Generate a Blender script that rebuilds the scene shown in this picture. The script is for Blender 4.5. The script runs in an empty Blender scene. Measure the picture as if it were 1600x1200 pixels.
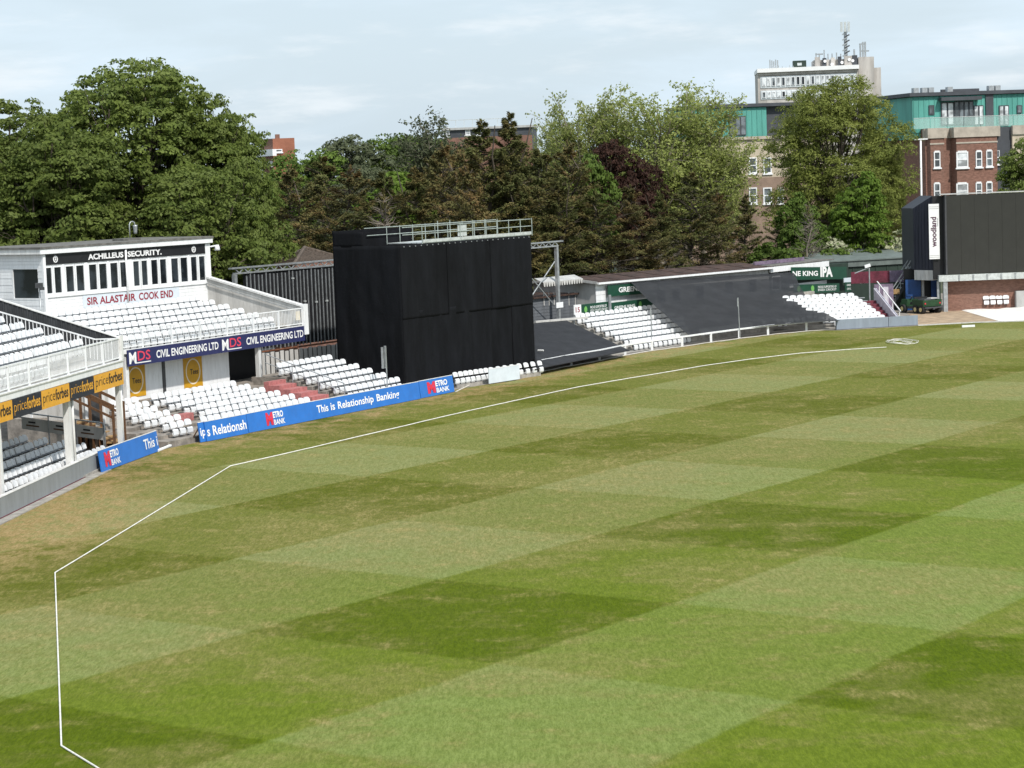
import bpy, math, random
import numpy as np
from mathutils import Vector, Matrix, noise

sc = bpy.context.scene
col = sc.collection
R = math.radians

# ------------------------------------------------------------------ camera, world, sun, exposure
CAM_H = 11.0
FPX = 3400.0                       # focal length in pixels of a 1600 px wide frame
ROLL = math.atan(0.0377)
PITCH = math.atan((600 - 269) * math.cos(ROLL) / FPX)
fwd = Vector((0, math.cos(PITCH), -math.sin(PITCH)))
up0 = Vector((0, math.sin(PITCH), math.cos(PITCH)))
r0 = Vector((1, 0, 0))
rt = r0 * math.cos(ROLL) - up0 * math.sin(ROLL)
upv = r0 * math.sin(ROLL) + up0 * math.cos(ROLL)
cam_d = bpy.data.cameras.new('camera')
cam_d.sensor_width = 36
cam_d.lens = 36 * FPX / 1600
cam_d.clip_end = 6000
cam = bpy.data.objects.new('camera', cam_d)
col.objects.link(cam)
cam.matrix_world = Matrix(((rt.x, upv.x, -fwd.x, 0), (rt.y, upv.y, -fwd.y, 0), (rt.z, upv.z, -fwd.z, CAM_H), (0, 0, 0, 1)))
sc.camera = cam

SUN_AZ, SUN_EL = 148.0, 48.0       # clockwise from the view direction (+Y), elevation
sun_dir = Vector((math.sin(R(SUN_AZ)) * math.cos(R(SUN_EL)), math.cos(R(SUN_AZ)) * math.cos(R(SUN_EL)), math.sin(R(SUN_EL))))
sd = bpy.data.lights.new('sun', 'SUN')
sd.energy = 3.3
sd.angle = R(1.5)
sd.color = (1.0, 0.955, 0.89)
sun = bpy.data.objects.new('sun', sd)
col.objects.link(sun)
sun.rotation_euler = (-sun_dir).to_track_quat('-Z', 'Y').to_euler()

wd = bpy.data.worlds.new('World')
sc.world = wd
wd.use_nodes = True
nt = wd.node_tree
bg = nt.nodes['Background']
sky = nt.nodes.new('ShaderNodeTexSky')
sky.sky_type = 'NISHITA'
sky.sun_disc = False
sky.sun_elevation = R(SUN_EL)
sky.sun_rotation = R(SUN_AZ)
sky.air_density = 1.0
sky.dust_density = 2.5
sky.ozone_density = 1.2
# thin high cloud over the whole sky
tc = nt.nodes.new('ShaderNodeTexCoord')
mp = nt.nodes.new('ShaderNodeMapping')
mp.inputs['Scale'].default_value = (2.2, 2.2, 11.0)
mp.inputs['Rotation'].default_value = (0, R(5), R(25))
nz = nt.nodes.new('ShaderNodeTexNoise')
nz.inputs['Scale'].default_value = 2.3
nz.inputs['Detail'].default_value = 7
nz.inputs['Roughness'].default_value = 0.55
nz.inputs['Distortion'].default_value = 0.4
rp = nt.nodes.new('ShaderNodeMapRange')
rp.interpolation_type = 'SMOOTHSTEP'
rp.inputs['From Min'].default_value = 0.40
rp.inputs['From Max'].default_value = 0.66
rp.inputs['To Min'].default_value = 0.78
rp.inputs['To Max'].default_value = 1.0
mx = nt.nodes.new('ShaderNodeMix')
mx.data_type = 'RGBA'
mx.inputs['B'].default_value = (5.9, 7.0, 7.85, 1)
nt.links.new(tc.outputs['Generated'], mp.inputs['Vector'])
nt.links.new(mp.outputs['Vector'], nz.inputs['Vector'])
nt.links.new(nz.outputs['Fac'], rp.inputs['Value'])
nt.links.new(rp.outputs['Result'], mx.inputs['Factor'])
nt.links.new(sky.outputs['Color'], mx.inputs['A'])
nz2 = nt.nodes.new('ShaderNodeTexNoise')
nz2.inputs['Scale'].default_value = 5.0
nz2.inputs['Detail'].default_value = 6
nz2.inputs['Roughness'].default_value = 0.6
rp2 = nt.nodes.new('ShaderNodeMapRange')
rp2.interpolation_type = 'SMOOTHSTEP'
rp2.inputs['From Min'].default_value = 0.50
rp2.inputs['From Max'].default_value = 0.74
rp2.inputs['To Max'].default_value = 0.55
mx2 = nt.nodes.new('ShaderNodeMix')
mx2.data_type = 'RGBA'
mx2.inputs['B'].default_value = (7.6, 8.0, 8.3, 1)
nt.links.new(mp.outputs['Vector'], nz2.inputs['Vector'])
nt.links.new(nz2.outputs['Fac'], rp2.inputs['Value'])
nt.links.new(rp2.outputs['Result'], mx2.inputs['Factor'])
nt.links.new(mx.outputs['Result'], mx2.inputs['A'])
nt.links.new(mx2.outputs['Result'], bg.inputs['Color'])
bg.inputs['Strength'].default_value = 0.10

sc.view_settings.view_transform = 'Standard'
sc.view_settings.look = 'None'
sc.view_settings.gamma = 1.0
sc.view_settings.exposure = 0.36
sc.view_settings.use_curve_mapping = False

# ------------------------------------------------------------------ geometry helpers
CAM = Vector((0, 0, CAM_H))


def ray(px, py):
    return fwd * FPX + rt * (px - 800) + upv * (600 - py)


def G(px, py, z=0.0):
    d = ray(px, py)
    return CAM + d * ((z - CAM_H) / d.z)


def DY(px, py, y):
    d = ray(px, py)
    return CAM + d * (y / d.y)


def project(p):
    q = Vector(p) - CAM
    w = q.dot(fwd)
    return 800 + FPX * q.dot(rt) / w, 600 - FPX * q.dot(upv) / w


class Fr:
    """plan frame: a runs along the front, o runs away from the field, z up"""
    def __init__(s, x, y, az):
        a = R(az)
        s.az = az
        s.o = Vector((x, y))
        s.t = Vector((math.sin(a), math.cos(a)))
        s.n = Vector((-s.t.y, s.t.x))

    def w(s, a, o, z):
        q = s.o + s.t * a + s.n * o
        return Vector((q.x, q.y, z))

    def ao(s, p):
        q = Vector((p[0], p[1])) - s.o
        return q.dot(s.t), q.dot(s.n)

    def on_o(s, px, py, o):
        d = ray(px, py)
        k = (o - (CAM.xy - s.o).dot(s.n)) / d.xy.dot(s.n)
        p = CAM + d * k
        return (p.xy - s.o).dot(s.t), p.z

    def on_a(s, px, py, a):
        d = ray(px, py)
        k = (a - (CAM.xy - s.o).dot(s.t)) / d.xy.dot(s.t)
        p = CAM + d * k
        return (p.xy - s.o).dot(s.n), p.z


BOXF = [(0, 3, 2, 1), (4, 5, 6, 7), (0, 1, 5, 4), (1, 2, 6, 5), (2, 3, 7, 6), (3, 0, 4, 7)]


class MB:
    def __init__(s):
        s.v = []
        s.f = []

    def add(s, vs, fs):
        b = len(s.v)
        s.v += [Vector(v) for v in vs]
        s.f += [tuple(b + i for i in f) for f in fs]
        return s

    def hexa(s, p):
        return s.add(p, BOXF)

    def box(s, x0, x1, y0, y1, z0, z1):
        return s.hexa([(x0, y0, z0), (x1, y0, z0), (x1, y1, z0), (x0, y1, z0), (x0, y0, z1), (x1, y0, z1), (x1, y1, z1), (x0, y1, z1)])

    def fbox(s, F, a0, a1, o0, o1, z0, z1):
        return s.hexa([F.w(a0, o1, z0), F.w(a0, o0, z0), F.w(a1, o0, z0), F.w(a1, o1, z0),
                       F.w(a0, o1, z1), F.w(a0, o0, z1), F.w(a1, o0, z1), F.w(a1, o1, z1)])

    def fslope(s, F, a0, a1, o0, o1, z00, z01, h0, h1=None):
        """box along o whose bottom goes z00 at o0 -> z01 at o1 and that is h high"""
        h1 = h0 if h1 is None else h1
        return s.hexa([F.w(a0, o1, z01), F.w(a0, o0, z00), F.w(a1, o0, z00), F.w(a1, o1, z01),
                       F.w(a0, o1, z01 + h1), F.w(a0, o0, z00 + h0), F.w(a1, o0, z00 + h0), F.w(a1, o1, z01 + h1)])

    def quad(s, a, b, c, d):
        return s.add([a, b, c, d], [(0, 1, 2, 3)])

    def tube(s, pts, r, n=6, r1=None, cap=True):
        pts = [Vector(p) for p in pts]
        m = len(pts)
        b = len(s.v)
        prev = None
        for i, p in enumerate(pts):
            t = (pts[min(i + 1, m - 1)] - pts[max(i - 1, 0)])
            if t.length < 1e-9:
                t = Vector((0, 0, 1))
            t.normalize()
            if prev is None:
                e = Vector((0, 0, 1)) if abs(t.z) < 0.9 else Vector((1, 0, 0))
                u = t.cross(e).normalized()
            else:
                u = (prev - t * prev.dot(t)).normalized()
            prev = u
            w = t.cross(u)
            k = i / max(1, m - 1)
            rr = r if r1 is None else r + (r1 - r) * k
            for j in range(n):
                an = 2 * math.pi * (j + 0.5) / n
                s.v.append(p + (u * math.cos(an) + w * math.sin(an)) * rr)
        for i in range(m - 1):
            for j in range(n):
                j2 = (j + 1) % n
                s.f.append((b + i * n + j, b + i * n + j2, b + (i + 1) * n + j2, b + (i + 1) * n + j))
        if cap:
            s.f.append(tuple(b + j for j in range(n - 1, -1, -1)))
            s.f.append(tuple(b + (m - 1) * n + j for j in range(n)))
        return s

    def bar(s, p, q, w, h=None, up=Vector((0, 0, 1))):
        h = w if h is None else h
        p, q = Vector(p), Vector(q)
        t = (q - p).normalized()
        if abs(t.dot(up)) > 0.98:
            up = Vector((1, 0, 0))
        x = t.cross(up).normalized() * (w / 2)
        y = x.cross(t).normalized() * (h / 2)
        return s.hexa([p - x - y, p + x - y, q + x - y, q - x - y, p - x + y, p + x + y, q + x + y, q - x + y])

    def mesh(s, name, off=Vector((0, 0, 0))):
        me = bpy.data.meshes.new(name)
        me.from_pydata([tuple(v - off) for v in s.v], [], s.f)
        me.update()
        return me


def world_loc(o):
    p = Vector((0, 0, 0))
    while o is not None:
        p += o.location
        o = o.parent
    return p


def tag(o, label=None, cat=None, group=None, kind=None):
    if label:
        o['label'] = label
    if cat:
        o['category'] = cat
    if group:
        o['group'] = group
    if kind:
        o['kind'] = kind
    return o


def root(name, loc, label, cat, group=None):
    o = bpy.data.objects.new(name, None)
    o.location = loc
    o.empty_display_size = 0.2
    col.objects.link(o)
    return tag(o, label, cat, group)


def fixn(me):
    import bmesh
    bm = bmesh.new()
    bm.from_mesh(me)
    bmesh.ops.recalc_face_normals(bm, faces=bm.faces)
    bm.to_mesh(me)
    bm.free()


def obj(name, mb, mat, parent=None, smooth=False, label=None, cat=None, group=None, kind=None, fix=True):
    """one mesh object, given in world coordinates"""
    if isinstance(mb, MB):
        if parent is None:
            xs = [v.x for v in mb.v]; ys = [v.y for v in mb.v]; zs = [v.z for v in mb.v]
            loc = Vector(((min(xs) + max(xs)) / 2, (min(ys) + max(ys)) / 2, min(zs)))
            off = loc
        else:
            loc = Vector((0, 0, 0))
            off = world_loc(parent)
        me = mb.mesh(name, off)
        if fix:
            fixn(me)
    else:
        me = mb
        loc = Vector((0, 0, 0))
    me.materials.append(mat)
    if smooth:
        me.polygons.foreach_set('use_smooth', [True] * len(me.polygons))
    o = bpy.data.objects.new(name, me)
    o.location = loc
    o.parent = parent
    col.objects.link(o)
    return tag(o, label, cat, group, kind)


def piece(name, me, loc, rotz=0.0, parent=None, scale=None):
    """a piece that shares its mesh; loc in world coordinates"""
    o = bpy.data.objects.new(name, me)
    o.location = Vector(loc) - (world_loc(parent) if parent else Vector((0, 0, 0)))
    o.rotation_euler = (0, 0, rotz)
    if scale:
        o.scale = scale
    o.parent = parent
    col.objects.link(o)
    return o


# ------------------------------------------------------------------ materials
def new_mat(name):
    m = bpy.data.materials.new(name)
    m.use_nodes = True
    return m, m.node_tree, m.node_tree.nodes['Principled BSDF']


def nmath(t, op, a, b=None, c=None, clamp=False):
    n = t.nodes.new('ShaderNodeMath')
    n.operation = op
    n.use_clamp = clamp
    for i, x in enumerate((a, b, c)):
        if x is None:
            continue
        if isinstance(x, (int, float)):
            n.inputs[i].default_value = x
        else:
            t.links.new(x, n.inputs[i])
    return n.outputs[0]


def nmix(t, f, a, b, blend='MIX'):
    n = t.nodes.new('ShaderNodeMix')
    n.data_type = 'RGBA'
    n.blend_type = blend
    for k, x in (('Factor', f), ('A', a), ('B', b)):
        if isinstance(x, (int, float)):
            n.inputs[k].default_value = x
        elif isinstance(x, tuple):
            n.inputs[k].default_value = x if len(x) == 4 else (*x, 1)
        else:
            t.links.new(x, n.inputs[k])
    return n.outputs['Result']


def nramp(t, v, lo, hi, smooth=True):
    n = t.nodes.new('ShaderNodeMapRange')
    n.interpolation_type = 'SMOOTHSTEP' if smooth else 'LINEAR'
    n.inputs['From Min'].default_value = lo
    n.inputs['From Max'].default_value = hi
    t.links.new(v, n.inputs['Value'])
    return n.outputs['Result']


def nnoise(t, vec, scale, detail=4, rough=0.55, dist=0.0):
    n = t.nodes.new('ShaderNodeTexNoise')
    n.inputs['Scale'].default_value = scale
    n.inputs['Detail'].default_value = detail
    n.inputs['Roughness'].default_value = rough
    n.inputs['Distortion'].default_value = dist
    if vec is not None:
        t.links.new(vec, n.inputs['Vector'])
    return n.outputs['Fac']


def nmap(t, vec, scale=(1, 1, 1), rot=(0, 0, 0)):
    n = t.nodes.new('ShaderNodeMapping')
    n.inputs['Scale'].default_value = scale
    n.inputs['Rotation'].default_value = rot
    t.links.new(vec, n.inputs['Vector'])
    return n.outputs['Vector']


def geo_pos(t):
    return t.nodes.new('ShaderNodeNewGeometry').outputs['Position']


def nbump(t, b, h, dist, strength=0.5):
    n = t.nodes.new('ShaderNodeBump')
    n.inputs['Strength'].default_value = strength
    n.inputs['Distance'].default_value = dist
    t.links.new(h, n.inputs['Height'])
    t.links.new(n.outputs['Normal'], b.inputs['Normal'])


def mat(name, c, rough=0.6, var=0.12, scale=1.2, dirt=None, dirt_amt=0.35, metal=0.0, spec=0.4, streak=False, bump=0.0):
    """painted / weathered surface: base colour, uneven tone, blotches of dirt"""
    m, t, b = new_mat(name)
    pos = geo_pos(t)
    vec = nmap(t, pos, (1, 1, 0.18)) if streak else pos
    n1 = nnoise(t, vec, scale * 2.2, 6, 0.62)
    dark = tuple(x * (1 - var * 1.6) for x in c)
    lite = tuple(min(1, x * (1 + var)) for x in c)
    cc = nmix(t, nramp(t, n1, 0.3, 0.7), dark, lite)
    if dirt:
        n2 = nnoise(t, vec, scale * 5.5, 7, 0.7, 0.3)
        f = nmath(t, 'MULTIPLY', nramp(t, n2, 0.5, 0.72), dirt_amt)
        cc = nmix(t, f, cc, dirt)
    t.links.new(cc, b.inputs['Base Color'])
    b.inputs['Roughness'].default_value = rough
    b.inputs['Metallic'].default_value = metal
    b.inputs['Specular IOR Level'].default_value = spec
    if bump:
        nbump(t, b, nnoise(t, pos, scale * 14, 5, 0.6), bump, 0.6)
    return m


M_white = mat('white_paint', (0.78, 0.79, 0.80), 0.5, 0.05, 1.5, (0.42, 0.40, 0.37), 0.35, streak=True)
M_white_old = mat('weathered_white_paint', (0.70, 0.70, 0.69), 0.6, 0.10, 1.2, (0.30, 0.26, 0.22), 0.55, streak=True)
M_seat = mat('white_seat_plastic', (0.70, 0.71, 0.72), 0.38, 0.04, 1.0, (0.50, 0.50, 0.50), 0.18, spec=0.5)
M_grey_metal = mat('galvanised_steel', (0.42, 0.44, 0.45), 0.42, 0.14, 2.0, (0.22, 0.21, 0.20), 0.4, metal=0.55)
M_pale_metal = mat('pale_scaffold_steel', (0.58, 0.61, 0.60), 0.45, 0.12, 2.0, (0.30, 0.28, 0.25), 0.35, metal=0.3)
M_rail = mat('grey_green_scaffold_tube', (0.36, 0.41, 0.38), 0.5, 0.15, 2.0, (0.22, 0.22, 0.19), 0.4, metal=0.2)
M_dark_metal = mat('dark_steel', (0.06, 0.062, 0.066), 0.5, 0.2, 2.0)
M_seat_rail = mat('grey_seat_rail', (0.30, 0.32, 0.34), 0.5, 0.12, 2.0)
M_concrete = mat('concrete', (0.34, 0.32, 0.29), 0.85, 0.2, 0.9, (0.16, 0.14, 0.12), 0.6, bump=0.01)
M_concrete_dark = mat('stained_concrete', (0.27, 0.24, 0.21), 0.9, 0.25, 0.8, (0.09, 0.08, 0.07), 0.6, bump=0.01)
M_concrete_pale = mat('pale_render', (0.52, 0.51, 0.49), 0.85, 0.12, 0.8, (0.26, 0.25, 0.23), 0.6, streak=True)
M_grey_panel = mat('grey_panel', (0.235, 0.25, 0.26), 0.55, 0.06, 1.0, (0.16, 0.15, 0.14), 0.35, streak=True)
M_blue_grey = mat('blue_grey_panel', (0.24, 0.28, 0.33), 0.55, 0.07, 1.0, (0.16, 0.17, 0.18), 0.35, streak=True)
M_maroon = mat('maroon_paint', (0.16, 0.03, 0.045), 0.6, 0.2, 1.5, (0.10, 0.06, 0.05), 0.4)
M_red_step = mat('faded_red_paint', (0.40, 0.145, 0.14), 0.8, 0.16, 2.5, (0.36, 0.22, 0.20), 0.6)
M_black_clad = mat('charcoal_cladding', (0.040, 0.042, 0.046), 0.55, 0.2, 1.5, (0.08, 0.08, 0.08), 0.4, streak=True)
M_black = mat('black_board', (0.014, 0.014, 0.016), 0.45, 0.15, 1.5)
M_cloth = mat('black_screen_cloth', (0.0060, 0.0066, 0.0085), 0.85, 0.25, 0.55, (0.0115, 0.012, 0.0145), 0.5, spec=0.16, streak=True, bump=0.02)
M_navy = mat('navy_vinyl', (0.022, 0.026, 0.095), 0.45, 0.05, 1.0)
M_vinyl_white = mat('white_vinyl', (0.80, 0.80, 0.80), 0.45, 0.03, 1.0)
M_vinyl_red = mat('red_vinyl', (0.62, 0.025, 0.055), 0.45, 0.05, 1.0)
M_vinyl_pink = mat('coral_red_vinyl', (0.66, 0.055, 0.10), 0.45, 0.05, 1.0)
M_dkred = mat('dark_red_lettering', (0.26, 0.015, 0.03), 0.5, 0.05, 1.0)
M_blue = mat('bright_blue_vinyl', (0.022, 0.155, 0.52), 0.4, 0.06, 0.8, (0.05, 0.13, 0.36), 0.3)
M_yellow = mat('yellow_vinyl', (0.72, 0.36, 0.035), 0.45, 0.05, 1.0)
M_ochre = mat('ochre_panel', (0.58, 0.305, 0.012), 0.5, 0.06, 1.0)
M_cream_ring = mat('cream_ring', (0.78, 0.70, 0.55), 0.5, 0.04, 1.0)
M_dknavy = mat('dark_navy_vinyl', (0.016, 0.018, 0.030), 0.45, 0.08, 1.0)
M_bgreen = mat('dark_green_board', (0.010, 0.060, 0.034), 0.5, 0.1, 1.0)
M_lgreen = mat('light_green_vinyl', (0.16, 0.42, 0.10), 0.5, 0.05, 1.0)
M_pale_blue = mat('pale_blue_panel', (0.62, 0.68, 0.74), 0.5, 0.04, 1.0)
M_wood = mat('brown_timber', (0.13, 0.065, 0.03), 0.65, 0.22, 3.0, (0.05, 0.03, 0.02), 0.5)
M_wood_pale = mat('pale_timber_tread', (0.34, 0.21, 0.09), 0.7, 0.18, 3.0, (0.14, 0.09, 0.05), 0.5)
M_felt = mat('grey_roof_felt', (0.15, 0.145, 0.135), 0.9, 0.22, 1.2, (0.08, 0.085, 0.07), 0.5)
M_rust_roof = mat('rusty_sheet_roof', (0.056, 0.031, 0.024), 0.85, 0.4, 0.9, (0.11, 0.085, 0.07), 0.4, bump=0.02)
M_tile = mat('old_roof_tiles', (0.115, 0.088, 0.070), 0.9, 0.25, 2.0, (0.09, 0.08, 0.065), 0.6, bump=0.03)
M_shed_grey = mat('slate_grey_boarding', (0.125, 0.135, 0.15), 0.65, 0.12, 1.0, (0.08, 0.08, 0.085), 0.4, streak=True)
M_shed_pale = mat('pale_grey_boarding', (0.42, 0.42, 0.41), 0.7, 0.1, 1.0, (0.25, 0.24, 0.22), 0.4, streak=True)
M_shed_green = mat('dark_green_sheet', (0.022, 0.038, 0.028), 0.6, 0.15, 0.8, streak=True)
M_shed_roof = mat('grey_green_roof_sheet', (0.13, 0.155, 0.145), 0.55, 0.12, 0.8, (0.09, 0.10, 0.09), 0.4)
M_brick = None
M_copper = mat('green_copper_cladding', (0.095, 0.34, 0.29), 0.6, 0.14, 0.25, (0.06, 0.24, 0.21), 0.4, streak=True)
M_stone = mat('pale_stone_band', (0.42, 0.37, 0.31), 0.8, 0.12, 0.6, (0.25, 0.21, 0.17), 0.5)
M_cream = mat('cream_render', (0.50, 0.43, 0.33), 0.8, 0.1, 0.4, (0.34, 0.28, 0.21), 0.4, streak=True)
M_tower = mat('tower_concrete', (0.47, 0.44, 0.41), 0.85, 0.16, 0.25, (0.20, 0.18, 0.16), 0.5, streak=True)
M_tower_panel = mat('pale_tower_panel', (0.60, 0.64, 0.66), 0.5, 0.08, 0.3)
M_slate = mat('dark_slate_cladding', (0.06, 0.065, 0.075), 0.6, 0.12, 0.4)
M_rope = mat('white_rope', (0.72, 0.70, 0.65), 0.8, 0.12, 2.0, (0.50, 0.48, 0.40), 0.5)
M_pave = mat('buff_paving', (0.37, 0.27, 0.18), 0.85, 0.2, 0.7, (0.22, 0.18, 0.14), 0.5, bump=0.01)
M_sheet = mat('white_ground_sheet', (0.74, 0.72, 0.68), 0.7, 0.08, 1.2, (0.48, 0.44, 0.38), 0.5, bump=0.03)
M_screen = mat('dark_led_screen', (0.026, 0.026, 0.022), 0.5, 0.06, 0.6)
M_navy_clad = mat('slate_blue_cladding', (0.030, 0.033, 0.048), 0.5, 0.1, 0.8, streak=True)
M_door_blue = mat('deep_blue_paint', (0.012, 0.055, 0.18), 0.5, 0.14, 1.0)
M_purple = mat('dusty_purple_panel', (0.17, 0.13, 0.19), 0.7, 0.25, 1.2, (0.30, 0.22, 0.26), 0.5)
M_pink_pale = mat('washed_lilac_paint', (0.52, 0.49, 0.54), 0.75, 0.1, 0.9, (0.40, 0.36, 0.38), 0.4)
M_gator = mat('green_machine_paint', (0.014, 0.052, 0.018), 0.4, 0.15, 1.5, (0.03, 0.05, 0.02), 0.4)
M_tyre = mat('black_rubber', (0.02, 0.02, 0.02), 0.85, 0.2, 3.0)
M_hub = mat('cream_wheel_hub', (0.55, 0.46, 0.22), 0.5, 0.1, 3.0)
M_bark = mat('tree_bark', (0.085, 0.068, 0.052), 0.9, 0.25, 1.5, (0.04, 0.035, 0.03), 0.6)
M_bark_pale = mat('pale_bark', (0.23, 0.20, 0.16), 0.9, 0.2, 1.5, (0.10, 0.09, 0.07), 0.5)
M_twig = mat('dead_grey_twigs', (0.20, 0.17, 0.14), 0.9, 0.2, 1.5)


def glass_mat(name, c=(0.02, 0.025, 0.03), rough=0.06):
    m, t, b = new_mat(name)
    n = nnoise(t, geo_pos(t), 0.9, 3)
    t.links.new(nmix(t, nramp(t, n, 0.4, 0.65), tuple(x * 0.55 for x in c), tuple(x * 1.8 for x in c)), b.inputs['Base Color'])
    b.inputs['Roughness'].default_value = rough
    b.inputs['Specular IOR Level'].default_value = 0.6
    return m


M_glass = glass_mat('dark_window_glass')
M_glass_far = glass_mat('far_window_glass', (0.10, 0.115, 0.125), 0.1)
M_glass_pale = glass_mat('pale_blind_and_reflection', (0.42, 0.44, 0.45), 0.25)  # pale glass colour; on the tower it paints in reflected light


def brick_mat():
    m, t, b = new_mat('red_brick')
    pos = geo_pos(t)
    n1 = nnoise(t, nmap(t, pos, (1, 1, 3.0)), 3.0, 6, 0.7)
    n2 = nnoise(t, pos, 0.25, 4)
    c = nmix(t, nramp(t, n1, 0.35, 0.65), (0.145, 0.072, 0.052), (0.265, 0.138, 0.102))
    c = nmix(t, nmath(t, 'MULTIPLY', nramp(t, n2, 0.45, 0.7), 0.35), c, (0.17, 0.105, 0.08))
    t.links.new(c, b.inputs['Base Color'])
    b.inputs['Roughness'].default_value = 0.9
    return m


M_brick = brick_mat()


def mesh_cloth():
    """fine black netting: lets a little of what lies behind show through"""
    m, t, b = new_mat('black_net_cover')
    pos = geo_pos(t)
    n1 = nnoise(t, nmap(t, pos, (0.5, 0.5, 1.5), (0, 0, R(40))), 1.2, 5, 0.6)
    t.links.new(nmix(t, nramp(t, n1, 0.3, 0.7), (0.015, 0.0155, 0.018), (0.026, 0.0265, 0.030)), b.inputs['Base Color'])
    b.inputs['Roughness'].default_value = 0.75
    b.inputs['Specular IOR Level'].default_value = 0.3
    b.inputs['Alpha'].default_value = 0.86
    return m


M_net = mesh_cloth()
M_net_solid = mat('black_ground_cover', (0.020, 0.0205, 0.024), 0.75, 0.2, 0.6, (0.032, 0.032, 0.035), 0.4, spec=0.3, bump=0.02)


def leaf_mat(name, c1, c2, c3=None, amt3=0.3, trans=0.3, scale=0.5, rough=0.65):
    """leaf colours that vary leaf by leaf and bough by bough"""
    m, t, b = new_mat(name)
    g = t.nodes.new('ShaderNodeNewGeometry')
    oi = t.nodes.new('ShaderNodeObjectInfo')
    rnd = g.outputs['Random Per Island']
    n = nnoise(t, g.outputs['Position'], scale, 3, 0.6)
    f = nmath(t, 'ADD', nmath(t, 'MULTIPLY', rnd, 0.55), nmath(t, 'MULTIPLY', nramp(t, n, 0.3, 0.7), 0.45))
    c = nmix(t, f, c1, c2)
    if c3:
        n3 = nnoise(t, g.outputs['Position'], scale * 1.7, 4, 0.65)
        f3 = nmath(t, 'MULTIPLY', nramp(t, n3, 0.46, 0.62), amt3)
        f3 = nmath(t, 'MULTIPLY', f3, nmath(t, 'ADD', nmath(t, 'MULTIPLY', rnd, 0.8), 0.4), clamp=True)
        c = nmix(t, f3, c, c3)
    hs = t.nodes.new('ShaderNodeHueSaturation')
    t.links.new(c, hs.inputs['Color'])
    t.links.new(nmath(t, 'ADD', nmath(t, 'MULTIPLY', oi.outputs['Random'], 0.3), 0.85), hs.inputs['Value'])
    t.links.new(hs.outputs['Color'], b.inputs['Base Color'])
    b.inputs['Roughness'].default_value = rough
    b.inputs['Specular IOR Level'].default_value = 0.14
    tr = t.nodes.new('ShaderNodeBsdfTranslucent')
    t.links.new(hs.outputs['Color'], tr.inputs['Color'])
    ms = t.nodes.new('ShaderNodeMixShader')
    ms.inputs[0].default_value = trans
    t.links.new(b.outputs[0], ms.inputs[1])
    t.links.new(tr.outputs[0], ms.inputs[2])
    t.links.new(ms.outputs[0], t.nodes['Material Output'].inputs['Surface'])
    return m


L_syc = leaf_mat('sycamore_leaves', (0.085, 0.124, 0.024), (0.190, 0.235, 0.056), (0.230, 0.270, 0.110), 0.35, 0.42, 0.6)
L_green = leaf_mat('mid_green_leaves', (0.065, 0.112, 0.018), (0.150, 0.215, 0.045), (0.06, 0.09, 0.03), 0.4, 0.35)
L_fresh = leaf_mat('fresh_green_leaves', (0.080, 0.140, 0.018), (0.175, 0.260, 0.042), None, 0, 0.38)
L_conifer = leaf_mat('conifer_foliage', (0.054, 0.068, 0.022), (0.148, 0.150, 0.052), (0.200, 0.110, 0.048), 0.42, 0.22, 0.40, 0.8)
L_conifer_b = leaf_mat('browned_conifer_foliage', (0.070, 0.074, 0.028), (0.178, 0.162, 0.062), (0.240, 0.125, 0.058), 0.52, 0.22, 0.45, 0.8)
L_pale = leaf_mat('pale_spring_leaves', (0.225, 0.275, 0.065), (0.385, 0.415, 0.150), None, 0, 0.48, 0.5)
L_olive = leaf_mat('olive_willow_leaves', (0.125, 0.155, 0.030), (0.270, 0.295, 0.080), (0.09, 0.11, 0.03), 0.4, 0.42, 0.45)
L_copper = leaf_mat('copper_beech_leaves', (0.024, 0.012, 0.009), (0.070, 0.034, 0.024), None, 0, 0.25)
L_birch = leaf_mat('grey_green_leaves', (0.07, 0.088, 0.045), (0.135, 0.150, 0.085), None, 0, 0.35)
L_flower = leaf_mat('cream_blossom', (0.36, 0.38, 0.22), (0.58, 0.58, 0.42), (0.09, 0.15, 0.03), 0.95, 0.3, 1.2)


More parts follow.
